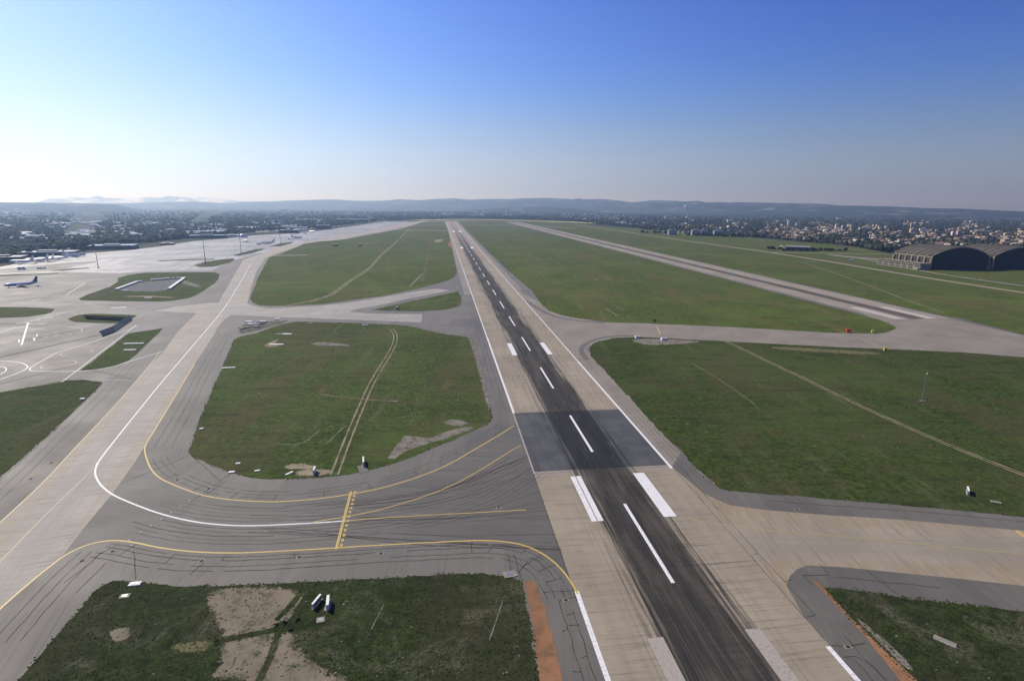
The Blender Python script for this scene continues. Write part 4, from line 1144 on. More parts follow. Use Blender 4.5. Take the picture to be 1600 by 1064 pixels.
t = thing('slim_mast', 'slim pale mast with a square foot alone in the right hand grass field', 'mast', G(1440.5, 626.5))
MB().tube([(0, 0, .2), (0, 0, 12.4)], [.2, .11], 8).build('pole', M['steel'], t)
MB().box(-1.0, 1.4, -.5, .5, 0, .22).build('base_plate', M['cast'], t)
MB().box(-.2, .2, -.12, .12, 12.3, 12.9).build('beacon', M['cast_w'], t)
MB().box(-.5, .5, -.08, .08, 11.0, 11.14).build('crossarm', M['steel'], t)

# ------------------------------------------------------------------ blast fence, basin wall
def blast_fence(pts, label, h=3.6):
    P = [G(*p) for p in pts]
    o = P[0]
    t = thing('blast_fence', label, 'blast fence', o)
    panel, posts = MB(), []
    for i in range(len(P) - 1):
        a, b = P[i] - o, P[i + 1] - o
        d = (b - a); L = d.length; d.normalize(); nr = Vector((-d.y, d.x, 0))
        n = max(2, int(L / 4))
        for j in range(n):
            p, q = a.lerp(b, j / n), a.lerp(b, (j + 1) / n - .012)
            # louvred curved sheet leaning back
            prev = None
            pv = [(0, 0), (.35, h * .35), (.9, h * .7), (1.7, h)]
            for (o1, z1), (o2, z2) in zip(pv[:-1], pv[1:]):
                vs = [p - nr * o1 + Vector((0, 0, z1 + .04)), q - nr * o1 + Vector((0, 0, z1 + .04)), q - nr * o2 + Vector((0, 0, z2 - .1)), p - nr * o2 + Vector((0, 0, z2 - .1))]
                vs2 = [v - nr * .08 for v in vs]
                panel.add(vs + vs2, [(0, 1, 2, 3), (7, 6, 5, 4), (0, 4, 5, 1), (1, 5, 6, 2), (2, 6, 7, 3), (3, 7, 4, 0)])
            m = MB(); m.tube([p - nr * .2, p - nr * 1.85 + Vector((0, 0, h))], .1, 5); m.tube([p - nr * 2.4, p - nr * 1.6 + Vector((0, 0, h * .8))], .1, 5)
            m.build('post', M['steel_dark'], t)
    panel.build('deflector_sheet', M['fence_blue'], t)
blast_fence([(134.5, 497.5), (200, 500.5)], 'long dark blue blast fence lying straight across the little grass island', 3.0)
blast_fence([(207, 500), (180, 518.3), (160, 526)], 'dark blue bent blast fence slanting down from the grass island onto the apron', 3.4)

def wall_run(pts, label, h=1.3, th=2.4):
    P = [G(*p) for p in pts]; o = P[0]
    t = thing('basin_wall', label, 'low wall', o, 0, 'white walls round the gravel basin')
    m = MB(); cp = MB()
    for a, b in zip(P[:-1], P[1:]):
        d = (b - a).normalized(); nr = Vector((-d.y, d.x, 0)) * th / 2
        for mb, z0, z1, w in ((m, 0, h, 1.0), (cp, h, h + .18, 1.12)):
            q = [a - o + nr * w, b - o + nr * w, b - o - nr * w, a - o - nr * w]
            mb.add([v + Vector((0, 0, z0)) for v in q] + [v + Vector((0, 0, z1)) for v in q], [(3, 2, 1, 0), (4, 5, 6, 7), (0, 1, 5, 4), (1, 2, 6, 5), (2, 3, 7, 6), (3, 0, 4, 7)])
    m.build('wall', M['cast_w'], t); cp.build('coping', M['cast_w'], t)
wall_run([(181.5, 453.5), (214.5, 441.5), (222, 440.6)], 'white wall along the left side of the gravel basin')
wall_run([(236, 438.6), (266, 436.3)], 'white wall along the far side of the gravel basin')
wall_run([(269, 436.1), (273, 435.9)], 'short white wall block in the far side of the gravel basin')
wall_run([(276, 435.8), (288.5, 435.2), (264.5, 452.5)], 'white wall round the right hand corner of the gravel basin')
wall_run([(190, 454.6), (200, 455)], 'short low wall stub along the near left edge of the gravel basin', .6, 1.2)
wall_run([(255, 454), (261, 453.4)], 'short low wall stub at the near right corner of the gravel basin', .6, 1.2)

# ------------------------------------------------------------------ signs, boxes and markers beside the taxiways
def board(px0, px1, label, h=1.2, th=.35, face='cast_w', rim='cast_w', legs=3, nm='guidance_sign', cat='sign'):
    a, b = G(*px0), G(*px1)
    d = b - a; L = d.length
    t = thing(nm, label, cat, (a + b) / 2, math.atan2(d.y, d.x))
    MB().box(-L / 2 + .08, L / 2 - .08, -th / 2, th / 2, .38, .3 + h - .08).build('panel', M[face], t)
    fr = MB()
    fr.box(-L / 2, L / 2, -th / 2 - .04, th / 2 + .04, .3 + h - .08, .3 + h + .04); fr.box(-L / 2, L / 2, -th / 2 - .04, th / 2 + .04, .3, .38)
    fr.box(-L / 2, -L / 2 + .08, -th / 2 - .04, th / 2 + .04, .38, .3 + h - .08); fr.box(L / 2 - .08, L / 2, -th / 2 - .04, th / 2 + .04, .38, .3 + h - .08)
    fr.build('frame', M[rim], t)
    for k in range(legs):
        x = -L / 2 + .3 + (L - .6) * k / max(1, legs - 1)
        MB().tube([(x, 0, 0.05), (x, 0, .3)], .06, 6).build('leg', M['steel'], t)
    MB().box(-L / 2 - .15, L / 2 + .15, -.4, .4, 0, .06).build('plinth', M['cast'], t)
    return t
board((490, 742), (493, 735.5), 'white upright sign board at the grass edge left of the dirt track', 1.3, .4)
board((568, 729), (568, 720), 'white upright sign board right of the dirt track, beside a square paved pad', 1.3, .4)
board((488.5, 952), (501.5, 936), 'long white framed dark board in the foreground grass, left of a shorter one', 1.0, .4, 'wall_dark', 'cast_w', 4)
board((512, 954), (513.5, 938), 'short white board on a pale slab in the foreground grass, right of a longer one', 1.1, .5)
board((1512.5, 773.5), (1511, 766), 'white and grey tilted sign board in the right hand grass near the crossing taxiway', 1.0, .4, 'wall_dark')
board((1322, 519.5), (1329, 519.5), 'orange red sign board on the grass beside the right taxiway', 2.2, .6, 'orange_p', 'orange_p', 2)
board((1361.5, 520.3), (1365.5, 520.3), 'yellow sign board on the grass just right of the orange one', 1.8, .5, 'yellow_p', 'yellow_p', 2)
board((1380.5, 548.3), (1384.3, 548.3), 'yellow sign board on the near side of the right taxiway', 1.8, .5, 'yellow_p', 'yellow_p', 2)
board((1020.5, 503), (1024, 503), 'small dark sign board on the grass beyond the right taxiway', 1.5, .4, 'wall_dark', 'wall_dark', 2)
board((619, 484), (622.5, 482.5), 'small white and dark sign board on the narrow grass wedge', 1.7, .5, 'wall_dark', 'cast_w', 2)

def slab(px, py, lx, ly, h, label, rot=0.0, mat='cast', lid=True, nm='concrete_slab', cat='slab'):
    t = thing(nm, label, cat, G(px, py), rot)
    MB().box(-lx / 2, lx / 2, -ly / 2, ly / 2, -.02, h).build('block', M[mat], t)
    if lid:
        MB().box(-lx * .28, lx * .28, -ly * .28, ly * .28, h, h + .06).build('cover', M['steel'], t)
    return t
slab(501, 968.5, 1.6, 1.5, .16, 'small square concrete slab with a worn centre below the two foreground boards', .3)
slab(513, 947, 1.3, 2.6, .12, 'pale slab lying under the short white foreground board', .1, lid=False)
slab(211, 912.5, 2.4, 1.3, .25, 'white concrete slab at the grass edge by the lower left taxiway bend', .2, 'cast_w')
slab(195, 931, 2.0, 1.4, .12, 'dull square frame of concrete sunk in the lower left grass', .2)
slab(797, 897, 3.0, 2.2, .15, 'grey slab at the top corner of the orange soil strip', .3)
slab(996, 528.5, 3.0, 1.6, 1.4, 'small white equipment box at the left end of the rubble patch by the right taxiway', .2, 'cast_w', nm='equipment_box', cat='box')
slab(1037, 531.5, 3.6, 1.8, 1.5, 'white equipment box standing mid way along the rubble patch by the right taxiway', .2, 'cast_w', nm='equipment_box', cat='box')
slab(1556, 785, 2.4, 1.2, .25, 'small pale slab right of the tilted sign board in the right hand grass', -.4, lid=False)
slab(1476, 1003, 3.6, 1.5, .3, 'broken concrete slab in the dark grass at the lower right', -.75, lid=False)
slab(1487, 1010, 1.8, .6, .2, 'narrow concrete offcut beside the broken slab at the lower right', -.7, lid=False)
slab(452, 740, 2.6, .7, .3, 'narrow white slab in the grass near the turn, left of the white sign board', 1.0, 'cast_w', False)
slab(402, 736, 1.6, .8, .3, 'white concrete lump at the lower edge of the middle grass field', .4, 'cast_w', False)
slab(372, 724.5, 1.4, .8, .3, 'small white slab near the rounded left corner of the middle grass field', .2, 'cast_w', False)
slab(362, 738, 1.8, 1.0, .3, 'white slab right at the pavement edge of the middle grass field', .2, 'cast_w', False)
slab(357, 575, 6.5, 1.2, .35, 'long white slab at the left rim of the middle grass field', .25, 'cast_w', False)
slab(315, 671, 1.4, .9, .5, 'small white block at the left rim of the middle grass field', .2, 'cast_w', False)
slab(449, 522.5, 5.5, 2.0, .4, 'white slab near the top left of the middle grass field', .1, 'cast_w', False)
slab(432, 538.5, 8.0, 2.0, .3, 'pale slab on the bare patch of the middle grass field', .1, 'cast_w', False)
slab(484, 506, 4.0, 1.6, .4, 'pale slab by the top edge of the middle grass field', 0, 'cast', False)
slab(570, 509, 3.5, 1.8, .8, 'grey white box at the top edge of the middle grass field', 0, 'cast_w', True)
slab(615, 627, 3.6, .8, .25, 'pale slab at the right end of the dirt cross path', -.05, 'cast', False)
slab(209, 537.5, 11, 1.6, .5, 'longer white bar lying in the wedge of grass beside the left taxiway', .12, 'cast_w', False)
slab(203, 547.5, 6.5, 1.6, .5, 'shorter white bar lying in the wedge of grass beside the left taxiway', .12, 'cast_w', False)
slab(129, 624, 1.8, 1.2, .5, 'white block at the grass rim left of the concrete taxiway', .2, 'cast_w', False)
slab(231, 466, 6, 2.2, .6, 'white slab in the grass in front of the walled basin', .1, 'cast_w', False)
for i, (x, y, lx, m) in enumerate(((389, 503.5, 5, 'cast_w'), (391, 507, 4, 'cast_w'), (396, 506, 5, 'wall_dark'), (401, 507, 4, 'cast_w'), (406, 506.5, 5, 'wall_dark'), (411, 503, 4, 'cast_w'), (385, 512, 4, 'cast'), (400, 511, 4, 'cast'), (378, 513.5, 4, 'cast'), (433, 499, 4, 'cast_w'))):
    o = slab(x, y, lx, 2.2, .7, 'concrete chunk dumped on the broken ground beside the taxiway crossing', random.uniform(-.6, .6), m, False, 'concrete_chunk', 'concrete chunk')
    o['label'] = {'cast_w': 'white concrete chunk dumped on the broken ground beside the taxiway crossing', 'wall_dark': 'blackened chunk dumped on the broken ground beside the taxiway crossing', 'cast': 'dull concrete chunk dumped on the broken ground beside the taxiway crossing'}[m]
    o['group'] = {'cast_w': 'white concrete chunks', 'wall_dark': 'blackened chunks', 'cast': 'dull concrete chunks'}[m]

# flush lights across the turn
LIGHTS = [(310, 772), (296, 782), (282, 791.5), (267.5, 801), (252, 811), (236, 821.5), (220, 832), (202, 844), (206, 852)]
lt = None
for i, p in enumerate(LIGHTS):
    if lt is None:
        lt = thing('taxiway_light', 'small white flush light in the row crossing the curved taxiway', 'taxiway light', G(*p), 0, 'flush lights across the curved taxiway')
        MB().tube([(0, 0, .0), (0, 0, .06)], [.26, .22], 10).build('housing', M['cast_w'], lt)
        MB().tube([(0, 0, .06), (0, 0, .12)], [.18, .12], 10).build('lens', M['cast_w'], lt)
        o = lt
    else:
        o = dup(lt, G(*p))
    o.location.z = Z_MARK
lt['label'] = 'small white flush light in the row crossing the curved taxiway'
PITS = [(326, 763, 'near the rounded corner of the middle field'), (277, 749, 'beside the upper yellow curve'), (176, 861, 'beside the lower yellow curve on the left'), (128, 876, 'on the lower left shoulder'), (315, 876, 'on the middle of the lower shoulder'), (468, 870, 'under the lower yellow line near the holding line'),
        (595, 864, 'under the lower yellow line right of the holding line'), (884, 937, 'on the shoulder right of the orange soil strip'), (1325, 1010, 'on the lower right shoulder'), (1245, 795, 'on the shoulder of the crossing taxiway'), (779, 793, 'beside the yellow line near the runway'), (48, 748, 'on the left taxiway shoulder'), (80, 723, 'on the upper left taxiway shoulder')]
for x, y, lb in PITS:
    t = thing('manhole', 'manhole patch with dark lid ' + lb, 'manhole', G(x, y, .03), random.random())
    MB().box(-.75, .75, -.45, .45, -.02, .012).build('surround', M['cast'], t)
    MB().box(-.42, .42, -.32, .32, .012, .03).build('lid', M['tar'], t)

# small shelters in the far grass
def shelter(px, py, w, label):
    t = thing('shelter', label, 'shelter', G(px, py))
    MB().box(-w / 2, w / 2, -2, 2, 0, 3.0).build('wall', M['fence_blue'], t)
    m = MB(); m.add([(-w / 2 - .3, -2.4, 3), (w / 2 + .3, -2.4, 3), (w / 2 + .3, 0, 4), (-w / 2 - .3, 0, 4), (-w / 2 - .3, 2.4, 3), (w / 2 + .3, 2.4, 3)], [(0, 1, 2, 3), (3, 2, 5, 4), (0, 3, 4), (1, 5, 2), (0, 4, 5, 1)])
    m.build('roof', M['grey_roof'], t); MB().box(-.6, .6, -2.08, -2, 0, 2.2).build('door', M['steel'], t)
shelter(524.5, 384.5, 9, 'dark blue shelter in the far left grass, larger of two')
shelter(563, 384.5, 6, 'dark blue shelter in the far left grass, smaller one to the right')
shelter(622, 374.5, 3, 'little pale hut where the far dirt track bends')

# ------------------------------------------------------------------ twin vaulted hangars and the annex
def make_hangar(label, origin, side):
    t = thing('vaulted_hangar', label, 'hangar', origin, -AZ, 'twin vaulted hangars')
    Wd, Dp, E_, RZ, NB = 88.0, 66.0, 18.5, 11.5, 6
    bw = Dp / NB
    arc = lambda s: E_ + RZ * (1 - (2 * s - 1) ** 2)      # s 0..1 across
    # corrugated vault: each wave an arched trough, thick
    ns, nv = 28, NB * 8
    V, Fc = [], []
    for i in range(ns + 1):
        s = i / ns
        for j in range(nv + 1):
            v = Dp * j / nv
            ph = (v / bw) % 1.0
            zz_ = arc(s) + 1.5 * math.sin(math.pi * ph) * (0.45 + .55 * math.sin(math.pi * s))
            V.append((s * Wd, v, zz_))
    o0 = len(V)
    V += [(x, y, z - .6) for x, y, z in V]
    for i in range(ns):
        for j in range(nv):
            a = i * (nv + 1) + j
            Fc.append((a, a + nv + 1, a + nv + 2, a + 1)); Fc.append((o0 + a, o0 + a + 1, o0 + a + nv + 2, o0 + a + nv + 1))
    for i in range(ns):
        for j in (0, nv):
            a = i * (nv + 1) + j; Fc.append((a, o0 + a, o0 + a + nv + 1, a + nv + 1))
    for i in (0, ns):
        for j in range(nv):
            a = i * (nv + 1) + j; Fc.append((a, a + 1, o0 + a + 1, o0 + a))
    m = MB(); m.add(V, Fc); m.build('roof', M['hangar_roof'], t)
    for b in range(NB + 1):
        r = MB()
        v = b * bw; v0, v1 = max(-.3, v - .55), min(Dp + .3, v + .55)
        P = [(s * Wd, arc(s)) for s in np.linspace(0, 1, 29)]
        vs = []
        for x, z in P:
            vs += [(x, v0, z - .7), (x, v1, z - .7), (x, v1, z + .75), (x, v0, z + .75)]
        fs = []
        for i in range(28):
            a = 4 * i
            for q in range(4): fs.append((a + q, a + 4 + q, a + 4 + (q + 1) % 4, a + (q + 1) % 4))
        fs += [(0, 1, 2, 3), (112, 115, 114, 113)]
        r.add(vs, fs); r.build('roof_rib', M['hangar_rib'], t)
    # front: shade-toned wall recessed under the arch, with sliding door leaves
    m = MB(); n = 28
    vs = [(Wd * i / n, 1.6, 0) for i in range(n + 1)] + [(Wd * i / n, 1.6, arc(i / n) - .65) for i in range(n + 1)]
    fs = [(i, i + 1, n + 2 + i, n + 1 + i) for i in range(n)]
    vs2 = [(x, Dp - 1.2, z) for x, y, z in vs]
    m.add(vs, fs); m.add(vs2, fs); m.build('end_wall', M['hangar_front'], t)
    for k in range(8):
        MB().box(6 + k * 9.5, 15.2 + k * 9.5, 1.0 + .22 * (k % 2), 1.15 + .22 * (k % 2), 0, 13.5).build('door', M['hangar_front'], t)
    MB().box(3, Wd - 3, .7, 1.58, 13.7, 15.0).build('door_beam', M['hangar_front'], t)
    # long sides: tall glazed bays between leaning buttresses
    sides = (0,) if side == 'left' else (1,)
    for sd_ in (0, 1):
        x = 0 if sd_ == 0 else Wd; sg = -1 if sd_ == 0 else 1
        MB().box(min(x, x + sg * .8), max(x, x + sg * .8), -.4, Dp + .4, E_ - 2.0, E_ - .72).build('eaves_beam', M['hangar_rib'], t)
        for b in range(NB + 1):
            v = b * bw; q = MB()
            vs = [(x, v - .8, 0), (x + sg * 4.0, v - .8, 0), (x + sg * 1.6, v - .8, E_ - 2.05), (x, v - .8, E_ - 2.05)]
            vs += [(a, v + .8, c_) for a, b_, c_ in vs]
            q.add(vs, [(0, 1, 2, 3), (7, 6, 5, 4), (0, 4, 5, 1), (1, 5, 6, 2), (2, 6, 7, 3), (3, 7, 4, 0)])
            q.build('buttress', M['hangar_rib'], t)
        for b in range(NB):
            v = b * bw
            w = MB(); w.box(min(x, x + sg * .3), max(x, x + sg * .3), v + .8, v + bw - .8, 6.0, E_ - 2.05)
            wo = w.build('side_window', M['glass'], t)
            mm = MB()
            for kq in range(1, 6):
                y_ = v + .8 + (bw - 1.6) * kq / 6
                mm.box(min(x + sg * .31, x + sg * .6), max(x + sg * .31, x + sg * .6), y_ - .14, y_ + .14, 6.1, E_ - 2.1)
            mm.build('mullion', M['hangar_rib'], wo)
            MB().box(min(x, x + sg * .5), max(x, x + sg * .5), v + .8, v + bw - .8, 0, 5.95).build('side_wall', M['cast'], t)
    return t
H_U, H_V = 672, 695
make_hangar('vaulted concrete hangar with ribbed roof, the left one with the low annex at its side', UV(H_U, H_V), 'left')
make_hangar('vaulted concrete hangar with ribbed roof, the right one cut by the picture edge', UV(H_U + 97, H_V), 'right')
def annex():
    t = thing('hangar_annex', 'long low concrete annex with a row of small barrel vaults along the left hangar', 'annex', UV(H_U - 22, H_V - 6), -AZ)
    L, Wx, h, n = 78.0, 15.0, 7.0, 7
    MB().box(0, Wx, 0, L, 0, h).build('wall', M['cast'], t)
    bw = L / n
    for k in range(n):
        m = MB(); ns = 10
        for x0 in (-.5,):
            vs = []
            for i in range(ns + 1):
                a = math.pi * i / ns
                vs += [(-.6, bw * k + bw / 2 - (bw / 2 - .9) * math.cos(a), h + 2.6 * math.sin(a)), (Wx + .2, bw * k + bw / 2 - (bw / 2 - .9) * math.cos(a), h + 2.6 * math.sin(a))]
            fs = [(2 * i, 2 * i + 1, 2 * i + 3, 2 * i + 2) for i in range(ns)] + [tuple(range(0, 2 * ns + 2, 2)), tuple(range(1, 2 * ns + 2, 2))[::-1], (0, 2 * ns, 2 * ns + 1, 1)]
            m.add(vs, fs)
        v = m.build('vault', M['hangar_rib'] if k != 1 else M['cast'], t)
        MB().box(-.72, -.61, bw * k + 2.4, bw * (k + 1) - 2.4, h + .3, h + 1.6).build('fanlight', M['glass'], v)
        for z0, z1 in ((1.0, 2.8), (4.0, 6.0)):
            f = MB().box(-.12, 0, bw * k + 1.2, bw * (k + 1) - 1.2, z0, z1).build('window', M['glass'], t)
            g = MB()
            for q in range(1, 5):
                y_ = bw * k + 1.2 + (bw - 2.4) * q / 5; g.box(-.25, -.121, y_ - .16, y_ + .16, z0, z1)
            g.build('pier', M['cast'], f)
    MB().box(-.5, -.001, 0, L, 6.2, 6.8).build('string_course', M['hangar_rib'], t)
    MB().box(-3, -.6, 1.0, 9, 0, 2.6).build('porch', M['cast'], t)
annex()
t = thing('roof_tanks', 'row of small pale tanks in the valley between the two hangars', 'tanks', UV(H_U + 90.2, H_V + 1, 0), -AZ)
MB().box(-1.2, 5.8, 2, 50, 0, 17.3).build('valley_pier', M['hangar_front'], t)
for k in range(4):
    MB().tube([(.2 + 1.3 * k, 6 + 2 * k, 17.3), (.2 + 1.3 * k, 6 + 2 * k, 21.0)], .75, 10).build('tank', M['cast'], t)

# ------------------------------------------------------------------ buildings
def facade(name, wall, win, sx=3.2, sz=3.0):
    k = NT(name); c = k.co(); x, y, z = k.xyz(c)
    h = k.math('ADD', x, y)
    def fr(v, s_): return k.math('ABSOLUTE', k.math('SUBTRACT', k.math('FRACT', k.math('DIVIDE', k.math('ADD', v, 900.0), s_)), .5))
    m = k.math('MULTIPLY', k.math('LESS_THAN', fr(h, sx), .27), k.math('LESS_THAN', fr(z, sz), .25))
    nrm = k.n('NewGeometry').outputs['Normal']
    m = k.math('MULTIPLY', m, k.math('LESS_THAN', k.math('ABSOLUTE', k.xyz(nrm)[2]), .4))
    return k.out(k.mix(m, k.mix(k.n('ObjectInfo').outputs['Random'], wall, tuple(q * .85 for q in wall)), win), .8)
M['f_white'] = facade('white_flats_facade', (0.74, 0.71, 0.65), (0.12, 0.13, 0.15))
M['f_cream'] = facade('cream_flats_facade', (0.66, 0.54, 0.38), (0.13, 0.12, 0.11))
M['f_pink'] = facade('pinkish_flats_facade', (0.60, 0.43, 0.35), (0.12, 0.11, 0.11))
M['f_dark'] = facade('dark_glazed_facade', (0.07, 0.08, 0.10), (0.03, 0.04, 0.05), 4, 3.5)
M['f_grey'] = facade('grey_facade', (0.30, 0.33, 0.34), (0.16, 0.17, 0.18), 5, 5)

def gable_roof(L, Wd, h, rise, ov=.5):
    m = MB()
    m.add([(-L / 2 - ov, -Wd / 2 - ov, h), (L / 2 + ov, -Wd / 2 - ov, h), (L / 2 + ov, 0, h + rise), (-L / 2 - ov, 0, h + rise), (-L / 2 - ov, Wd / 2 + ov, h), (L / 2 + ov, Wd / 2 + ov, h)],
          [(0, 1, 2, 3), (3, 2, 5, 4), (0, 3, 4), (1, 5, 2), (0, 4, 5, 1)])
    return m
def block(nm, cat, label, px, py, wpx, hpx, depth, wall, roof, rise=0.0, rot=None, group=None, min_h=3.0):
    """a building whose base centre stands at a ground point seen at (px, py)"""
    p = GP(px, py); D = math.hypot(p.x, p.y, )
    L = wpx * D / F * math.cos(math.atan2(p.x, p.y)); h = max(min_h, hpx * D / F * (.82 if px > 1200 else 1))
    t = thing(nm, label, cat, p, rot if rot is not None else -math.atan2(p.x, p.y) * .55, group)
    MB().box(-L / 2, L / 2, -depth / 2, depth / 2, -.3, h).build('wall', M[wall], t)
    if rise:
        gable_roof(L, depth, h + .002, rise).build('roof', M[roof], t)
    else:
        r = MB(); r.box(-L / 2 - .3, L / 2 + .3, -depth / 2 - .3, depth / 2 + .3, h, h + .8); r.box(-L * .2, L * .15, -depth * .2, depth * .2, h + .8, h + 2.8)
        r.build('roof', M[roof], t)
    return t
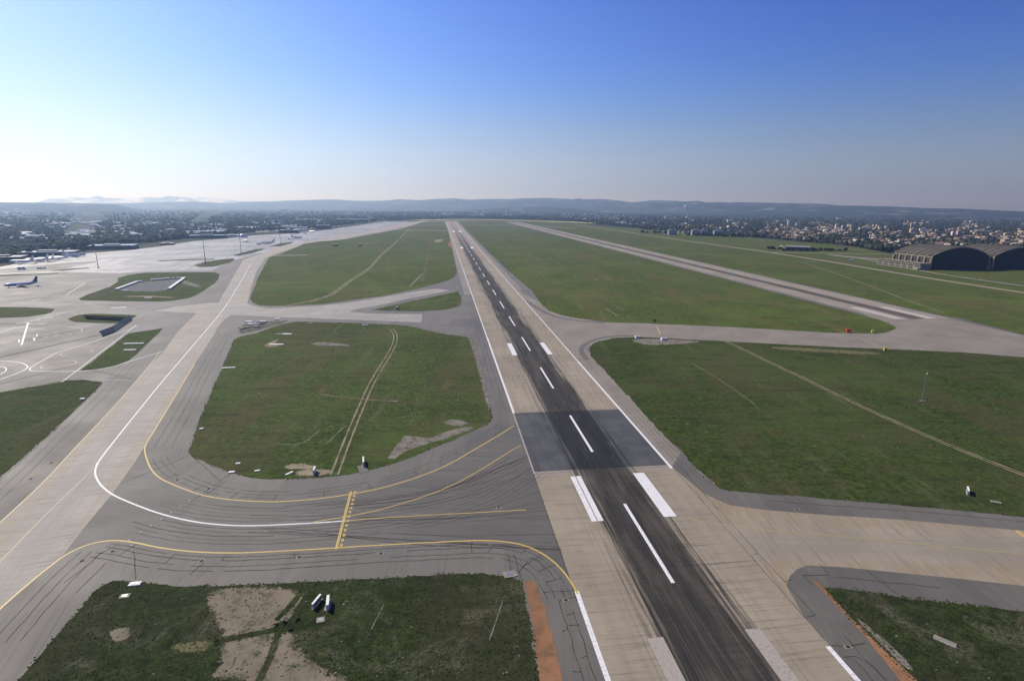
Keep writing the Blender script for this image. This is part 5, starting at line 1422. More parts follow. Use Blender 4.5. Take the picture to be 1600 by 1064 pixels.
LAND = [ # right hand town: name, cat, label, x, y base, w, h, depth, wall, roof
 ('apartment_tower', 'apartment block', 'slim white apartment tower, tallest at the left of the town', 1232, 352, 3.0, 7.0, 14, 'f_white', 'w_white'),
 ('apartment_block', 'apartment block', 'small white flat roofed block right of the slim tower', 1246, 352.5, 5, 3.5, 14, 'f_white', 'w_white'),
 ('apartment_tower', 'apartment block', 'pair of pale apartment towers, the left and taller one of the middle town', 1307, 357, 4, 6.0, 14, 'f_white', 'w_white'),
 ('apartment_tower', 'apartment block', 'lower white apartment tower right beside the pale tall one in mid town', 1316.5, 357, 3, 4.0, 14, 'f_white', 'w_white'),
 ('apartment_block', 'apartment block', 'cream apartment block with two bays beyond the orange roofs', 1326, 355, 4, 4, 14, 'f_cream', 'w_cream'),
 ('apartment_block', 'apartment block', 'cream block with a pinkish end beside the two bay one', 1330, 357.5, 3, 5, 14, 'f_cream', 'w_cream'),
 ('apartment_slab', 'apartment block', 'wide cream slab block above the dense house roofs', 1351, 361, 15, 5, 16, 'f_cream', 'w_cream'),
 ('apartment_tower', 'apartment block', 'cream and pink tower pair right of the wide cream slab', 1370, 357, 3, 5, 14, 'f_cream', 'w_cream'),
 ('apartment_tower', 'apartment block', 'pink tower touching the cream tower', 1373.5, 357.5, 2.5, 4.5, 14, 'f_pink', 'r_pale'),
 ('apartment_block', 'apartment block', 'white block at the far edge of the town by a long white shed', 1385, 356.5, 4, 2.5, 14, 'f_white', 'w_white'),
 ('apartment_block', 'apartment block', 'big pink and white block with a sunlit corner in front of the town', 1426, 365, 8, 7, 18, 'f_pink', 'w_cream'),
 ('water_tower', 'tower', 'narrow cream tower with a wider white top above the town', 1423.5, 355.5, 2.2, 6.5, 9, 'f_cream', 'w_white'),
 ('apartment_block', 'apartment block', 'yellowish block right of the big pink and white one', 1441, 365, 4, 3, 14, 'f_cream', 'w_cream'),
 ('apartment_slab', 'apartment block', 'long pale slab block far behind the left hangar', 1443, 361, 11, 3, 14, 'f_white', 'w_white'),
 ('apartment_slab', 'apartment block', 'long pinkish slab block above the left hangar roof', 1491, 362, 14, 3.5, 16, 'f_pink', 'w_cream'),
 ('apartment_block', 'apartment block', 'white end block standing in front of the long pinkish slab', 1488.5, 369, 4, 6, 14, 'f_white', 'w_white'),
 ('apartment_block', 'apartment block', 'tall pinkish block at the right end of the long slab', 1498, 369, 6, 8, 15, 'f_pink', 'w_cream'),
 ('apartment_slab', 'apartment block', 'long low pale slab right of the tall pinkish block', 1533, 364, 26, 2.5, 16, 'f_cream', 'w_white'),
 ('apartment_block', 'apartment block', 'cream block with a bright corner under the long low slab', 1523.5, 369, 5, 5, 14, 'f_cream', 'w_cream'),
 ('apartment_block', 'apartment block', 'pinkish block half way to the right edge of the town', 1550, 370, 5, 4.5, 14, 'f_pink', 'w_cream'),
 ('apartment_slab', 'apartment block', 'pale slab near the right edge above the right hangar', 1561, 365, 8, 2.5, 14, 'f_cream', 'w_white'),
 ('apartment_block', 'apartment block', 'cream block with a shaded end near the right edge', 1573, 369, 7, 4, 14, 'f_cream', 'w_cream'),
 ('apartment_slab', 'apartment block', 'cream slab at the very right edge of the town', 1596, 369.5, 9, 3.5, 14, 'f_cream', 'w_cream'),
 ('white_shed', 'shed', 'long white shed on the foot of the hill behind the town', 1445, 339.5, 11, 1.6, 40, 'w_white', 'metal_roof'),
 ('white_shed', 'shed', 'white roofed sheds on the hill foot, right of the long one', 1510, 340.5, 18, 1.5, 40, 'w_white', 'metal_roof'),
 ('white_shed', 'shed', 'bright square shed on the hill foot at far right', 1522, 339.5, 4, 3, 40, 'w_white', 'metal_roof'),
 ('white_shed', 'shed', 'white and red shed in the trees behind the left of the town', 1312, 343, 9, 1.8, 30, 'w_white', 'metal_roof'),
 ('white_hall', 'hall', 'white hall low in the trees right of the chimney smoke', 1141, 347, 9, 3, 30, 'w_white', 'metal_roof'),
 ('white_hall', 'hall', 'cream lit hall among trees left of the chimney smoke', 1042, 341.5, 6, 3, 30, 'w_cream', 'w_white'),
 ('white_shed', 'shed', 'thin line of white sheds at the hill foot beyond the chimney', 1125, 333.5, 24, 1.2, 50, 'w_white', 'metal_roof'),
 ('grey_hangar', 'hangar', 'square blue grey shed at the left end of the tree row beyond the right runway', 1050, 367, 11.5, 7, 26, 'f_grey', 'grey_roof'),
 ('grey_hangar', 'hangar', 'grey green shed in the tree row, left of two equal ones', 1086.5, 367.5, 12, 7, 26, 'f_grey', 'grey_roof'),
 ('grey_hangar', 'hangar', 'grey green shed in the tree row, right of two equal ones', 1099.5, 368, 10, 7, 26, 'f_grey', 'grey_roof'),
 ('grey_hangar', 'hangar', 'dull shed half hidden by the right part of the tree row', 1122, 368, 14, 6.5, 26, 'f_grey', 'grey_roof'),
 ('white_hut', 'hut', 'tiny white hut in the grass left of the blue grey shed', 1036.5, 364.5, 2.2, 2.2, 6, 'w_white', 'w_white'),
 ('yellow_house', 'house', 'bright cream house with low wings between the grey sheds', 1062, 364.5, 5, 3, 10, 'w_cream', 'r_pale'),
 ('yellow_house', 'house', 'bright cream house in the middle of the gap between the grey sheds', 1069.5, 365, 5, 3, 10, 'w_cream', 'r_pale'),
 ('yellow_house', 'house', 'bright cream house right at the grey green shed', 1077, 365, 4, 3, 10, 'w_ochre', 'r_pale'),
 # left hand side
 ('white_shed', 'shed', 'long white shed on the far left hillside', 41, 335.3, 12, 1.2, 45, 'w_white', 'metal_roof'),
 ('white_shed', 'shed', 'white shed row left of centre on the far left hillside', 71, 336.8, 9, 1.3, 45, 'w_white', 'metal_roof'),
 ('white_shed', 'shed', 'white shed right of the row on the far left hillside', 92, 336.6, 9, 1.4, 45, 'w_white', 'metal_roof'),
 ('white_shed', 'shed', 'small white shed with a mast like stack above the left woods', 113.5, 334.5, 4, 3.5, 40, 'w_white', 'metal_roof'),
 ('white_shed', 'shed', 'thin white shed above the left woods, right of the stack', 133, 339, 6, 1.0, 45, 'w_white', 'metal_roof'),
 ('white_depot', 'depot', 'big bright white depot alone in the dark woods on the left', 83.5, 354, 8.5, 3.2, 40, 'w_white', 'metal_roof'),
 ('white_depot', 'depot', 'small bright white depot left of the big one in the dark woods', 75, 354, 4, 2.2, 30, 'w_white', 'metal_roof'),
 ('white_depot', 'depot', 'white depot roof left of the five roofs in a row', 148.5, 353.5, 9, 1.5, 40, 'w_white', 'metal_roof'),
 ('white_depot', 'depot', 'white depot roof right of the small stack in the left woods', 189, 355, 10, 1.6, 40, 'w_white', 'metal_roof'),
 ('long_depot', 'depot', 'long glinting flat roof at the far end of the left apron', 329, 364.2, 36, 2.2, 40, 'w_white', 'metal_roof'),
 ('long_depot', 'depot', 'shorter glinting roof right of the long glinting one', 346.5, 362.5, 11, 3.0, 35, 'w_white', 'metal_roof'),
 ('long_depot', 'depot', 'low white roof at the apron edge under the domed hangar', 364, 369.4, 20, 1.6, 25, 'w_white', 'metal_roof'),
 ('long_depot', 'depot', 'pale long roof with columns in the left business park', 267, 361.3, 12, 2.2, 30, 'w_white', 'metal_roof'),
 ('long_depot', 'depot', 'white depot cluster left of the roads, longest one', 52, 372.4, 14, 2.8, 30, 'w_white', 'metal_roof'),
 ('long_depot', 'depot', 'white depot right of the longest one by the left roads', 66, 371.5, 10, 2.5, 30, 'w_white', 'metal_roof'),
 ('long_depot', 'depot', 'white and cream depot group in the middle of the left business park', 132, 366, 10, 3, 30, 'w_cream', 'metal_roof'),
 ('long_depot', 'depot', 'pale depot roof left of the cream group in the left business park', 112, 368.5, 16, 1.6, 30, 'w_white', 'metal_roof'),
 ('long_depot', 'depot', 'long pale roof by the motorway in the left business park', 215, 368.3, 17, 1.6, 25, 'w_white', 'metal_roof'),
 ('long_depot', 'depot', 'pale roof with glints right of the motorway bridge', 252, 364.3, 8, 2.0, 25, 'w_white', 'metal_roof'),
 ('pale_terminal', 'terminal', 'pale long terminal roof beside the apron edge trees, left of the tall mast', 262, 382.6, 16, 1.6, 22, 'f_dark', 'w_white'),
 ('dark_terminal', 'terminal', 'long dark glazed terminal in the trees at the left apron edge', 178, 389, 60, 4.5, 35, 'f_dark', 'grey_roof'),
 ('dark_terminal', 'terminal', 'dark flat terminal wing at the far left apron edge', 78, 400, 70, 5.0, 30, 'f_dark', 'grey_roof'),
 ('dark_terminal', 'terminal', 'dark terminal wing behind the glinting aircraft, nearest the picture edge', 8, 409, 50, 5.5, 30, 'f_dark', 'wall_dark'),
 ('dark_terminal', 'terminal', 'dark low freight hall at the apron edge left of the domed hangar', 325, 372, 50, 3.5, 30, 'f_dark', 'grey_roof'),
 ('dark_terminal', 'terminal', 'blue grey hall block at the far apron edge under the cross roads', 505, 358, 20, 5, 40, 'f_dark', 'grey_roof'),
 ('dark_terminal', 'terminal', 'blue grey freight hall right of the domed hangar', 452, 364, 26, 3.8, 40, 'f_dark', 'wall_grey'),
 ('long_depot', 'depot', 'long pale roof line above the blue grey freight hall', 450, 356.2, 20, 1.4, 25, 'w_white', 'metal_roof'),
 ('long_depot', 'depot', 'pale roof line with dark base right of the freight hall', 471, 357, 18, 1.5, 25, 'w_white', 'metal_roof'),
 ('long_depot', 'depot', 'row of pale roofs at the foot of the middle woods, left half', 480, 344, 34, 1.0, 25, 'w_white', 'metal_roof'),
 ('long_depot', 'depot', 'row of pale roofs at the foot of the middle woods, right half', 552, 343.5, 50, 1.0, 25, 'w_white', 'metal_roof'),
 ('white_tank', 'tank', 'white rounded store left of the pale roof rows', 426, 349.3, 4.5, 2.8, 25, 'w_white', 'metal_roof'),
 ('white_tank', 'tank', 'small white store right of the rounded one', 436, 348, 3, 1.8, 18, 'w_white', 'metal_roof'),
 ('white_tank', 'tank', 'bright little store alone before the pale roof rows', 457, 347, 2.6, 2, 18, 'w_white', 'metal_roof'),
 ('white_hall', 'hall', 'bright white hall beyond the far end of the runway, left side', 630, 336, 6, 2.0, 30, 'w_white', 'metal_roof'),
 ('white_hall', 'hall', 'bright little white house beyond the runway end', 706.5, 334, 2.4, 2.4, 18, 'w_white', 'metal_roof'),
 ('white_hall', 'hall', 'long white roof on the hillside above the middle woods', 543, 335, 12, 1.2, 50, 'w_white', 'metal_roof'),
 ('white_hall', 'hall', 'white roof pair high on the slope left of the runway end', 443, 330, 9, 2, 50, 'w_white', 'metal_roof'),
 ('white_hall', 'hall', 'white roof high on the slope nearest the runway end', 508, 330.5, 10, 1.8, 50, 'w_white', 'metal_roof'),
]
for r in LAND:
    block(*r)
for i in range(5):
    block('barrel_depot', 'depot', ['white barrel roofed depot, leftmost of five in the row by the domed hangar', 'white barrel roofed depot, second of five in the row by the domed hangar', 'white barrel roofed depot, middle one of five in the row by the domed hangar', 'white barrel roofed depot, fourth of five in the row by the domed hangar', 'white barrel roofed depot, rightmost of five in the row by the domed hangar'][i], 369.5 + i * 8.2, 358.3, 5.5, 1.6, 22, 'w_white', 'metal_roof', 5, group='five barrel roofed depots')
    block('white_depot', 'depot', 'white depot, ' + ['first', 'second', 'third', 'fourth', 'last'][i] + ' of five small roofs in a row in the left woods', 211 + i * 5.6, 353.6 - i * .4, 3.6, 1.6, 25, 'w_white', 'metal_roof', group='five white roofs in a row')
# white dome added to stand in for a sun glint
p = GP(380.5, 371.2)
t = thing('domed_hangar', 'glinting white domed hangar at the far end of the left apron', 'hangar', p, .5)
m = MB(); nu, nv_ = 16, 8
V = [(9.5 * math.cos(a) * math.cos(b), 7 * math.sin(a) * math.cos(b), 1.5 + 7.5 * math.sin(b)) for b in np.linspace(0, math.pi / 2 - .02, nv_ + 1) for a in np.linspace(0, 2 * math.pi, nu + 1)[:-1]]
Fc = [(j * nu + i, j * nu + (i + 1) % nu, (j + 1) * nu + (i + 1) % nu, (j + 1) * nu + i) for j in range(nv_) for i in range(nu)] + [tuple(nv_ * nu + i for i in range(nu))]
m.add(V, Fc).build('dome', M['metal_roof'], t, smooth=True)
MB().tube([(0, 0, 0), (0, 0, 1.5)], [(7.0, 9.5), (7.0, 9.5)], 16).build('base_wall', M['w_white'], t)
# chimney works with smoke
t = block('chimney_works', 'factory', 'small cream factory block under the white chimney smoke', 1074, 342, 4.5, 3.2, 25, 'w_cream', 'w_white')
p = GP(1074, 342)
ch = thing('chimney', 'thin chimney on the cream factory giving off white smoke', 'chimney', p + Vector((0, -18, 0)))
MB().tube([(0, 0, 0), (0, 0, 24)], [2.0, 1.4], 12).build('stack', M['cast'], ch)
MB().tube([(0, 0, 24), (0, 0, 25)], 1.7, 12).build('rim', M['cast_w'], ch)
k = NT('chimney_smoke')
tr = k.n('BsdfTransparent'); df = k.n('BsdfDiffuse'); df.inputs['Color'].default_value = (.85, .87, .9, 1)
mx = k.n('MixShader'); k.put(mx.inputs[0], k.step(k.noise(k.co(), .05, 4), .35, .7, .08, .5))
k.t.links.new(tr.outputs[0], mx.inputs[1]); k.t.links.new(df.outputs[0], mx.inputs[2]); k.t.links.new(mx.outputs[0], k.t.nodes['Material Output'].inputs['Surface'])
sb = bmesh.new()
for i in range(16):
    q = i / 15
    mt_ = Matrix.Translation((-2 - 24 * q ** 1.2 + random.uniform(-3, 3) * q, random.uniform(-3, 3), 26 + 58 * q)) @ Matrix.Diagonal((3 + 8 * q, 3 + 7 * q, 4 + 6 * q, 1))
    bmesh.ops.create_icosphere(sb, subdivisions=2, radius=1, matrix=mt_)
for v in sb.verts: v.co += Vector((mnoise.noise(v.co * .2), mnoise.noise(v.co * .2 + Vector((4, 4, 4))), 0)) * 2.2
me = bpy.data.meshes.new('smoke'); sb.to_mesh(me); sb.free()
o = link('smoke_plume', me, k.m, None, p + Vector((0, -18, 0))); tag(o, 'white smoke plume leaning left over the cream factory', 'smoke')

# dark farm sheds and hedge in the field beyond the perimeter road
block('farm_shed', 'shed', 'long dark shed with a pale roof edge in the field beyond the perimeter road', 1246, 391, 33, 5.5, 14, 'wall_dark', 'grey_roof', 2.0, rot=-.45)
block('farm_house', 'house', 'white roofed building at the left end of the long dark shed', 1234, 389.5, 10, 4.5, 10, 'w_white', 'cast_w', 2.0, rot=-.45)
block('farm_house', 'house', 'small cream building at the far left of the long dark shed', 1220, 389.3, 3.5, 4, 8, 'w_cream', 'cast_w', 1.5, rot=-.45)
block('farm_house', 'house', 'small cream house beside the far left building of the shed', 1225.5, 390.5, 3, 3.5, 7, 'w_cream', 'r_pale', 1.5, rot=-.45)

# ------------------------------------------------------------------ trees
def crown_mesh(seed, rx, rz, leaves=130):
    r = random.Random(seed)
    V, Fc = [], []
    lobes = [(r.uniform(-.5, .5) * rx, r.uniform(-.5, .5) * rx, r.uniform(.1, .9) * rz, r.uniform(.35, .62)) for _ in range(7)]
    for _ in range(leaves):
        lx, ly, lz, lr = r.choice(lobes)
        d = Vector((r.gauss(0, 1), r.gauss(0, 1), r.gauss(0, 1))).normalized() * (r.uniform(.6, 1.0))
        c = Vector((lx + d.x * lr * rx, ly + d.y * lr * rx, rz * .55 + lz * .75 + d.z * lr * rz * .8))
        n = (d + Vector((r.gauss(0, .4), r.gauss(0, .4), r.gauss(0, .4)))).normalized()
        a = n.cross(Vector((.3, .2, 1))).normalized(); b = n.cross(a); s_ = r.uniform(.16, .34) * rx
        o = len(V)
        for ka, kb in ((-1, -.8), (.9, -1), (1.1, .7), (-.2, 1.15), (-1.1, .5)):
            V.append(tuple(c + a * ka * s_ * r.uniform(.7, 1.1) + b * kb * s_ * r.uniform(.7, 1.1) + n * r.uniform(-.2, .2) * s_))
        Fc.append((o, o + 1, o + 2, o + 3, o + 4))
    m = MB(); m.add(V, Fc)
    return m
KINDS = [('broadleaf_tree', 'crown', 3.6, 4.2), ('broadleaf_tree', 'crown', 4.6, 4.6), ('pine_tree', 'crown_dark', 3.4, 4.4), ('pine_tree', 'crown_dark', 4.4, 3.8), ('cypress_tree', 'crown_dark', 1.4, 6.5), ('shrub', 'crown', 2.4, 2.0)]
PROTO = []
for i, (nm, mt, rx, rz) in enumerate(KINDS):
    cm = crown_mesh(i + 3, rx, rz)
    PROTO.append((nm, mt, rx, rz, cm, []))
def place_tree(kind, p, s, label, group):
    nm, mt, rx, rz, cm, made = PROTO[kind]
    if not made:
        t = thing(nm, label, 'tree' if nm != 'shrub' else 'shrub', p, random.random() * 6, group)
        cm.build('crown', M[mt], t)
        h = rz * 1.0
        m = MB().tube([(0, 0, -.3), (.1, 0, h * .5), (0, .1, h)], [.32, .24, .1], 6)
        for a in (0.4, 2.4, 4.5):
            m.tube([(0, 0, h * .55), (math.cos(a) * rx * .5, math.sin(a) * rx * .5, h * 1.05)], [.14, .05], 4)
        m.build('trunk', M['bark'], t)
        made.append(t)
    else:
        t = dup(made[0], p, random.random() * 6, label)
        t['group'] = group
    t.scale = (s, s, s * random.uniform(.85, 1.2))
    return t
SPOTS = []
def seed_line(a, b, n, jit, kinds, smin, smax, label, group, fn=G):
    for i in range(n):
        q = i / max(1, n - 1)
        p = fn(a[0] + (b[0] - a[0]) * q, a[1] + (b[1] - a[1]) * q)
        p = p + Vector((random.gauss(0, jit), random.gauss(0, jit), 0))
        place_tree(random.choice(kinds), p, random.uniform(smin, smax), label, group)
seed_line((1080, 368.6), (1165, 371.3), 34, 5, (2, 3), .9, 1.5, 'dark bushy tree in the close row before the grey sheds', 'dark trees in the row before the grey sheds')
seed_line((1165, 371.3), (1300, 374.5), 20, 8, (2, 0), .7, 1.1, 'bushy tree in the looser right end of the long tree row', 'trees at the right end of the long row')
seed_line((1000, 363.5), (1040, 365.5), 14, 5, (2, 3), .8, 1.2, 'dark tree in the row left of the blue grey shed', 'dark trees left of the blue grey shed')
seed_line((1200, 389.5), (1220, 390.5), 8, 2, (2, 5), .8, 1.1, 'low dark tree left of the long dark farm shed', 'trees left of the farm shed')
seed_line((1222, 392.2), (1262, 393), 12, 1.5, (2, 3), .6, .9, 'dark tree in the hedge in front of the farm shed', 'hedge trees in front of the farm shed')
seed_line((1262, 392.5), (1320, 392.3), 22, 2, (2, 3, 5), .7, 1.1, 'dark bushy tree in the hedge right of the farm shed', 'hedge trees right of the farm shed')
seed_line((1392, 393), (1418, 396.5), 22, 9, (0, 1, 3), 1.1, 1.7, 'large green tree behind the left end of the hangar', 'large trees behind the left end of the hangar')
seed_line((1430, 391), (1490, 391.5), 22, 8, (0, 3), 1.0, 1.5, 'dark tree showing over the roof of the left hangar', 'trees over the roof of the left hangar')
seed_line((20, 397), (160, 380), 40, 14, (0, 1, 2, 3), 1.0, 1.6, 'dark tree in the belt behind the left terminal wings', 'trees behind the left terminal wings')
seed_line((0, 405), (140, 391), 26, 6, (2, 3), .9, 1.4, 'dark tree in the narrow belt at the left apron edge', 'trees at the left apron edge')
seed_line((160, 384), (310, 371), 30, 10, (0, 2, 3), 1.0, 1.6, 'dark tree in the belt above the middle of the left apron', 'trees above the middle of the left apron')
seed_line((1330, 381), (1395, 388), 20, 9, (0, 1, 5), .8, 1.3, 'green tree on the grass edge below the town houses', 'trees below the town houses')

# woods and ground cover beyond: too many to count
def scatter(npts, xr, yf, keep):
    out = []
    while len(out) < npts:
        x = rng.uniform(*xr); y0, y1 = yf(x)
        y = rng.uniform(y0, y1)
        if keep(x, y): out.append(GP(x, y))
    return out
edgeL = lambda x: np.interp(x, [-200, 0, 45, 100, 130, 200, 250, 300, 350, 400, 460, 500, 560, 600, 697, 722, 830, 900, 1000, 1100, 1180, 1330, 1400, 1420, 1700],
                            [425, 404, 397, 389, 386, 382, 378, 372, 368, 362, 359.5, 356.5, 349.5, 344, 342.5, 341.5, 343, 346.5, 358, 366, 371, 384.5, 396, 396, 412])
def n2(x, y, s): return mnoise.noise(Vector((x * s, y * s * 4, 1.7)))
def clear(x, y):
    return all(not (abs(x - r[3]) < r[5] / 2 + 1.5 and -1.2 < y - r[4] < 2.2) for r in LAND)
def woods(name, n, keep, smin, smax, label=None):
    P = scatter(n, (-140, 1740), lambda x: (331 + max(0, x - 688) * .008, edgeL(x)), lambda x, y: keep(x, y) and clear(x, y))
    base = bmesh.new(); bmesh.ops.create_icosphere(base, subdivisions=1, radius=1)
    bv = np.array([v.co[:] for v in base.verts]); bf = np.array([[v.index for v in f.verts] for f in base.faces]); base.free()
    nv = len(bv)
    V = np.zeros((len(P), nv, 3), np.float32)
    for i, p in enumerate(P):
        s = rng.uniform(smin, smax)
        w = bv * (1 + rng.uniform(-.42, .42, (nv, 1))) * (s, s, s * rng.uniform(.7, 1.15))
        V[i] = w + (p.x, p.y, p.z + s * .7)
    Fc = (bf[None] + (np.arange(len(P)) * nv)[:, None, None]).reshape(-1, 3)
    o = np_mesh(name, V.reshape(-1, 3), Fc, M['wood_stuff'])
    o['kind'] = 'stuff'
    return o
town = lambda x, y: x > 960 and y > np.interp(x, [960, 1100, 1250, 1600], [347, 346, 346, 352]) 
woods('woodland', 15000, lambda x, y: (n2(x, y, .013) > -.3 or y > edgeL(x) - 5) if x < 960 else (not town(x, y) or n2(x, y, .02) > .12), 3.2, 6.5)
woods('garden_trees', 6500, town, 2.4, 4.8)

# ------------------------------------------------------------------ houses of the town
def house_proto(L, Wd, h, rise, wall, roof, label, wing):
    t = thing('town_house', label, 'house', (0, 0, 0), 0, 'houses of the town')
    m = MB(); m.box(-L / 2, L / 2, -Wd / 2, Wd / 2, -.3, h)
    if wing: m.box(L * .1, L / 2 - .2, -Wd / 2 - 3.4, -Wd / 2 + .002, -.3, h * .62)
    m.build('wall', M[wall], t)
    g = gable_roof(L, Wd, h + .002, rise)
    if wing:
        g.add([(L * .1 - .3, -Wd / 2 - 3.7, h * .62), (L / 2 + .1, -Wd / 2 - 3.7, h * .62), (L / 2 + .1, -Wd / 2 - .52, h * .62 + 1.1), (L * .1 - .3, -Wd / 2 - .52, h * .62 + 1.1)], [(0, 1, 2, 3)])
    r = g.build('roof', M[roof], t)
    MB().box(L * .2, L * .2 + .9, .6, 1.5, h + rise * .4, h + rise + 1.0).build('chimney', M[wall], r)
    return t
HT = [(11, 8, 5.4, 2.2, 'w_cream', 'r_tile', 'cream town house with an orange clay roof among garden trees', 0), (13, 9, 4.0, 2.0, 'w_white', 'r_tile', 'white town house with an orange clay roof among garden trees', 1), (9, 8, 6.0, 2.0, 'w_ochre', 'r_pale', 'ochre town house with a pale tiled roof among garden trees', 0),
      (15, 9, 4.4, 2.2, 'w_cream', 'r_pale', 'long cream town house with a pale tiled roof among garden trees', 1), (10, 9, 6.2, 1.8, 'w_white', 'r_pale', 'white town house with a pale tiled roof among garden trees', 0)]
hp = [None] * len(HT)
HP = scatter(240, (1000, 1640), lambda x: (347, edgeL(x) - 1.2), lambda x, y: x > 1150 and y > np.interp(x, [1150, 1330, 1640], [360, 362, 366]) and n2(x, y, .03) > -.35 and not (1380 < x < 1640 and y > 386))
HP.sort(key=lambda p: p.length)
for p in HP:
    i = random.choice((0, 0, 1, 2, 3, 4)); rz = random.uniform(-.6, .6) + random.choice((0, 1.57))
    if hp[i] is None:
        L, Wd, h, rise, wl, rf, lb, wg = HT[i]
        hp[i] = house_proto(L, Wd, h, rise, wl, rf, lb, wg); o = hp[i]
        o.location = p; o.rotation_euler.z = rz
    else:
        o = dup(hp[i], p, rz)
    o['group'] = HT[i][6].split(' among')[0] + 's'
    s = random.uniform(.62, 1.0); o.scale = (s, s, s)
# the far houses, as one
def far_houses(name, n, xr, yf, keep, mats, smin=.8, smax=1.5):
    P = scatter(n, xr, yf, keep)
    mb = MB()
    for p in P:
        L, Wd, h, rise = random.uniform(8, 18) * smin, random.uniform(8, 12) * smin, random.uniform(4, 8), 2.0
        a = random.uniform(0, 3.14) if smin < 1 else random.uniform(-.2, .5)
        if smin > 1: L *= random.uniform(.8, 2.6); h *= .8; rise = .6
        c, s_ = math.cos(a), math.sin(a); wi = random.choice((0, 0, 1)); ri = random.choice((2, 3, 3, 4))
        T = lambda x, y, z: (p.x + x * c - y * s_, p.y + x * s_ + y * c, p.z + z)
        x, y = L / 2, Wd / 2
        mb.add([T(-x, -y, -.3), T(x, -y, -.3), T(x, y, -.3), T(-x, y, -.3), T(-x, -y, h), T(x, -y, h), T(x, y, h), T(-x, y, h)], [(0, 1, 5, 4), (1, 2, 6, 5), (2, 3, 7, 6), (3, 0, 4, 7)], wi)
        mb.add([T(-x - .4, -y - .4, h), T(x + .4, -y - .4, h), T(x + .4, 0, h + rise), T(-x - .4, 0, h + rise), T(-x - .4, y + .4, h), T(x + .4, y + .4, h)], [(0, 1, 2, 3), (3, 2, 5, 4), (0, 3, 4), (1, 5, 2)], ri)
    o = mb.build(name, mats)
    o['kind'] = 'stuff'
HM = [M['w_cream'], M['w_white'], M['r_tile'], M['r_pale'], M['w_white']]
far_houses('far_houses', 620, (960, 1720), lambda x: (338 + (x - 960) * .006, edgeL(x) - 6), lambda x, y: n2(x, y, .025) > 0 and rng.random() < np.interp(x, [960, 1150, 1300], [.12, .45, 1]) and y > np.interp(x, [960, 1200, 1720], [338, 344, 348]), HM)
far_houses('far_buildings', 800, (-100, 1000), lambda x: (328 + max(0, x - 688) * .008, min(376, edgeL(x) - 4)), lambda x, y: n2(x + 300, y, .03) > -.02 and not (336 < y < 348 and x < 500 and rng.random() < .8), [M['w_white'], M['w_white'], M['metal_roof'], M['grey_roof'], M['metal_roof']], 1.2, 2)

# ------------------------------------------------------------------ tufts and stones in the near grass: uncountable
def in_poly(Q, A):
    ins = np.zeros(len(Q), bool); B = np.roll(A, -1, 0)
    for a, b in zip(A, B):
        if abs(b[1] - a[1]) > 1e-9:
            ins ^= ((a[1] > Q[:, 1]) != (b[1] > Q[:, 1])) & (Q[:, 0] < (b[0] - a[0]) * (Q[:, 1] - a[1]) / (b[1] - a[1]) + a[0])
    return ins
def field_points(key, n, maxd, edge_n):
    A = FIELDS[key]; lo, hi = A.min(0), A.max(0)
    Q = rng.uniform(lo, hi, (n * 4, 2))
    Q = Q[in_poly(Q, A) & (np.hypot(Q[:, 0], Q[:, 1]) < maxd)][:n]
    B = np.roll(A, -1, 0); L = np.hypot(*(B - A).T); E = []
    for a, b, l in zip(A, B, L):
        if np.hypot(*a) > maxd * 1.2 and np.hypot(*b) > maxd * 1.2: continue
        m = int(l * edge_n)
        if m: E.append(a + (b - a) * rng.uniform(0, 1, (m, 1)) + rng.normal(0, .3, (m, 2)))
    return np.concatenate([Q] + E)
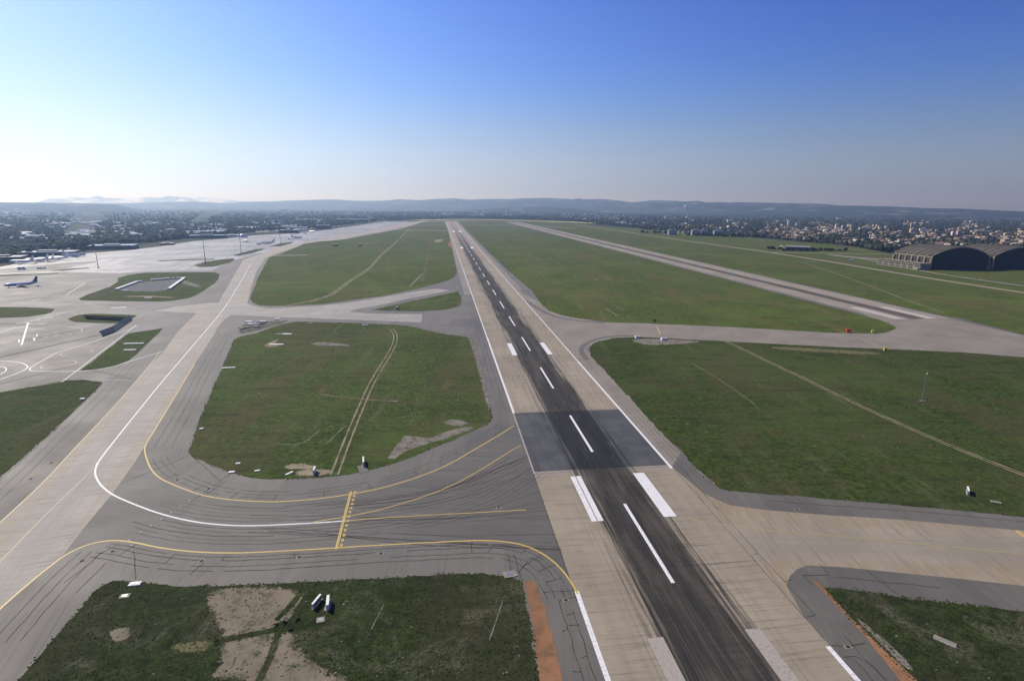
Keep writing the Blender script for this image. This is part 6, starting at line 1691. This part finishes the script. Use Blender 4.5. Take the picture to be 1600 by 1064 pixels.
def tufts():
    P = np.concatenate([field_points(1, 15000, 190, 5.0), field_points(7, 4500, 220, 5.0), field_points(2, 8000, 420, 1.6), field_points(6, 6000, 420, 1.6), field_points(17, 2500, 420, 1.2)])
    keep = np.array([mnoise.noise(Vector((x * .08, y * .08, 2))) > rng.uniform(-.7, .5) for x, y in P]); P = P[keep]
    P = P[~(np.any([in_poly(P, A) for A in SANDS], 0) & (rng.random(len(P)) < .8))]
    n = len(P); nv = 6
    ang = rng.uniform(0, 6.28, (n, 1)) + np.linspace(0, 2 * math.pi, nv)[None, :-1] + rng.uniform(-.4, .4, (n, nv - 1))
    r = rng.uniform(.10, .30, (n, 1)) * np.where(np.hypot(P[:, :1], P[:, 1:]) > 200, 1.5, 1.0) * rng.uniform(.6, 1.3, (n, nv - 1))
    V = np.zeros((n, nv, 3), np.float32)
    V[:, :5, 0] = P[:, :1] + r * np.cos(ang); V[:, :5, 1] = P[:, 1:] + r * np.sin(ang); V[:, :5, 2] = Z_GRASS + .005
    V[:, 5, :2] = P + rng.normal(0, .08, (n, 2)); V[:, 5, 2] = Z_GRASS + rng.uniform(.04, .17, n)
    f = np.array([[i, (i + 1) % 5, 5] for i in range(5)])
    o = np_mesh('grass_tufts', V.reshape(-1, 3), (f[None] + (np.arange(n) * nv)[:, None, None]).reshape(-1, 3), perobj('tuft_grass', (0.034, 0.047, 0.016), .95, .6, True, .05))
    o['kind'] = 'stuff'
    Q = []
    for (x0, x1, y0, y1, m) in ((625, 762, 525, 690, 110), (400, 560, 520, 700, 30), (180, 420, 920, 1060, 16), (420, 820, 910, 1060, 34), (1330, 1560, 950, 1060, 10), (990, 1130, 640, 760, 30), (1150, 1560, 560, 780, 12)):
        for _ in range(m):
            p = G(rng.uniform(x0, x1), rng.uniform(y0, y1)); Q.append((p.x, p.y))
    Q = np.array(Q); Q = Q[np.any([in_poly(Q, FIELDS[k_]) for k_ in (1, 2, 6, 7)], 0)]
    mb = MB()
    for x, y in Q:
        s_ = rng.uniform(.08, .24) * (1.5 if math.hypot(x, y) > 200 else 1); a = rng.uniform(0, 3.1)
        ps = [(x + s_ * rng.uniform(.6, 1.6) * math.cos(a + t), y + s_ * rng.uniform(.5, 1.1) * math.sin(a + t), Z_PATCH + .02) for t in (0, 1.3, 2.5, 3.9, 5.2)]
        mb.add(ps + [(x, y, Z_PATCH + s_ * .7)], [(i, (i + 1) % 5, 5) for i in range(5)])
    o = mb.build('scattered_stones', perobj('pale_stone', (0.34, 0.31, 0.26), .9, .4, True)); o['kind'] = 'stuff'
tufts()

# ------------------------------------------------------------------ left side roads, car parks
for i, (pts, w) in enumerate((([(0, 400), (30, 395.5), (70, 393.5), (110, 388), (150, 382), (180, 379.5), (215, 376)], 12), ([(0, 398), (60, 396), (100, 391.5)], 8), ([(95, 388), (130, 380), (165, 377), (200, 375)], 10), ([(0, 359.5), (30, 358.5), (70, 361)], 12), ([(140, 375), (200, 372), (270, 367.5), (330, 365)], 14), ([(60, 386), (120, 380), (160, 372)], 10), ([(240, 373), (300, 366), (360, 361)], 10),
        ([(400, 358), (460, 353), (540, 350), (600, 347)], 12), ([(420, 352), (480, 348), (560, 346)], 10))):
    P = [Vector((*GP(*p).xy, 0)) for p in pts]
    mb = MB(); ribbon(mb, chaikin(P), w)
    o = mb.build('road', M['apron'] if i % 2 == 0 else M['asphalt'], loc=(0, 0, .4)); o['kind'] = 'structure'
sheet('car_park', [(60, 384.5), (100, 379.5), (130, 378), (128, 382), (95, 386), (65, 388.5)], .3, M['asphalt'])
sheet('car_park', [(20, 392.5), (50, 389), (75, 388), (70, 392), (30, 395)], .33, M['asphalt'])
sheet('car_park', [(400, 359), (440, 355), (520, 351.5), (545, 352), (470, 359), (400, 364)], .36, M['asphalt'])
CARM = [plain('car_paint_white', (.75, .75, .75), .25), plain('car_paint_grey', (.25, .26, .28), .25, .4), plain('car_paint_red', (.35, .04, .03), .25), plain('car_paint_blue', (.04, .07, .2), .25)]
CL_ = ['white', 'grey', 'red', 'blue']
cp = [None] * 4
def car(i, p, rz):
    if cp[i] is None:
        t = thing('parked_car', CL_[i] + ' car parked in the rows of the left car parks', 'car', p, rz, CL_[i] + ' cars parked on the left')
        m = MB(); vs = []
        for x, w, z in ((-2.1, .8, .75), (-2.05, .85, .35), (2.05, .85, .35), (2.1, .8, .7), (1.0, .86, .95), (-1.7, .86, 1.0)):
            vs += [(x, -w, z), (x, w, z)]
        m.add(vs, [(0, 1, 3, 2), (2, 3, 5, 4), (4, 5, 7, 6), (6, 7, 9, 8), (8, 9, 11, 10), (10, 11, 1, 0), (0, 2, 4, 6, 8, 10), (1, 11, 9, 7, 5, 3)])
        m.build('body', CARM[i], t)
        c_ = MB(); c_.add([(-1.6, -.8, .99), (.9, -.8, .96), (.3, -.65, 1.45), (-1.2, -.65, 1.45), (-1.6, .8, .99), (.9, .8, .96), (.3, .65, 1.45), (-1.2, .65, 1.45)], [(0, 1, 2, 3), (7, 6, 5, 4), (1, 5, 6, 2), (2, 6, 7, 3), (3, 7, 4, 0), (0, 4, 5, 1)])
        c_.build('cabin', M['glass'], t)
        for x in (-1.3, 1.3):
            for y in (-.8, .8):
                MB().tube([(x, y - .1, .32), (x, y + .1, .32)], .32, 10).build('wheel', M['black'], t)
        cp[i] = t
        return t
    return dup(cp[i], p, rz)
for row in range(5):
    for k in range(22):
        if random.random() < .8:
            p = GP(66 + k * 2.7 + row * 2, 387.6 - k * .33 - row * 1.0); p.z = .45
            car(random.choice((0, 0, 1, 1, 2, 3)), p, .9)
for row in range(2):
    for k in range(18):
        if random.random() < .8:
            p = GP(24 + k * 2.6, 393.4 - k * .22 - row * 1.5); p.z = .45
            car(random.choice((0, 0, 1, 3)), p, .9)
for row in range(3):
    for k in range(26):
        if random.random() < .75:
            p = GP(405 + k * 4.6, 360.5 - k * .3 - row * 1.2); p.z = .5
            car(random.choice((0, 0, 1, 1)), p, .6)
# vehicles on the apron and one by the perimeter road
def van(px, py, rz, label, s=1.0):
    t = thing('van', label, 'van', G(px, py), rz)
    m = MB(); vs = []
    for x, z0, z1 in ((-2.9, .5, 2.4), (1.3, .45, 2.4), (2.2, .45, 1.4), (2.9, .5, 1.15)):
        vs += [(x, -1, z0), (x, 1, z0), (x, 1, z1), (x, -1, z1)]
    fs = [(0, 1, 2, 3), (15, 14, 13, 12)]
    for i in range(3):
        for q in range(4): fs.append((4 * i + q, 4 * i + 4 + q, 4 * i + 4 + (q + 1) % 4, 4 * i + (q + 1) % 4))
    m.add(vs, fs).build('body', M['paint_w'], t)
    MB().add([(1.45, -.9, 2.3), (1.45, .9, 2.3), (2.2, .9, 1.5), (2.2, -.9, 1.5), (1.43, -.9, 2.25), (1.43, .9, 2.25), (2.15, .9, 1.42), (2.15, -.9, 1.42)], [(0, 1, 2, 3), (7, 6, 5, 4), (0, 4, 5, 1), (1, 5, 6, 2), (2, 6, 7, 3), (3, 7, 4, 0)]).build('windscreen', M['glass'], t)
    for x in (-1.8, 1.9):
        for y in (-.95, .95): MB().tube([(x, y - .12, .42), (x, y + .12, .42)], .42, 10).build('wheel', M['black'], t)
    t.scale = (s, s, s)
van(1330, 408, 2.6, 'white van on the pale road left of the hangar annex', 1.3)
van(34.5, 421.5, .4, 'white airport van on the grey strip at the left edge of the apron', 1.4)
van(62, 420.5, .2, 'small white airport van right of the other one on the grey strip', .9)
van(68.5, 420, .2, 'white airport van at the right end of the grey strip', .9)
van(404, 382.5, .5, 'white service van under the far white airliners', 1.3)
van(452, 374.5, .5, 'white service van left of the taxiing airliner', 1.0)

# ------------------------------------------------------------------ haze over the whole place
hz = MB(); hz.box(-50200, 50200, -50200, 50200, -152, 760)
k = NT('haze')
k.t.nodes.remove(k.b)
pv = k.n('VolumePrincipled')
pv.inputs['Color'].default_value = (0.42, 0.63, 1.0, 1)
pv.inputs['Density'].default_value = 1.1e-4
pv.inputs['Absorption Color'].default_value = (1, 1, 1, 1)
pv.inputs['Anisotropy'].default_value = 0.5
k.t.links.new(pv.outputs[0], k.t.nodes['Material Output'].inputs['Volume'])
o = hz.build('haze', k.m); o['kind'] = 'stuff'
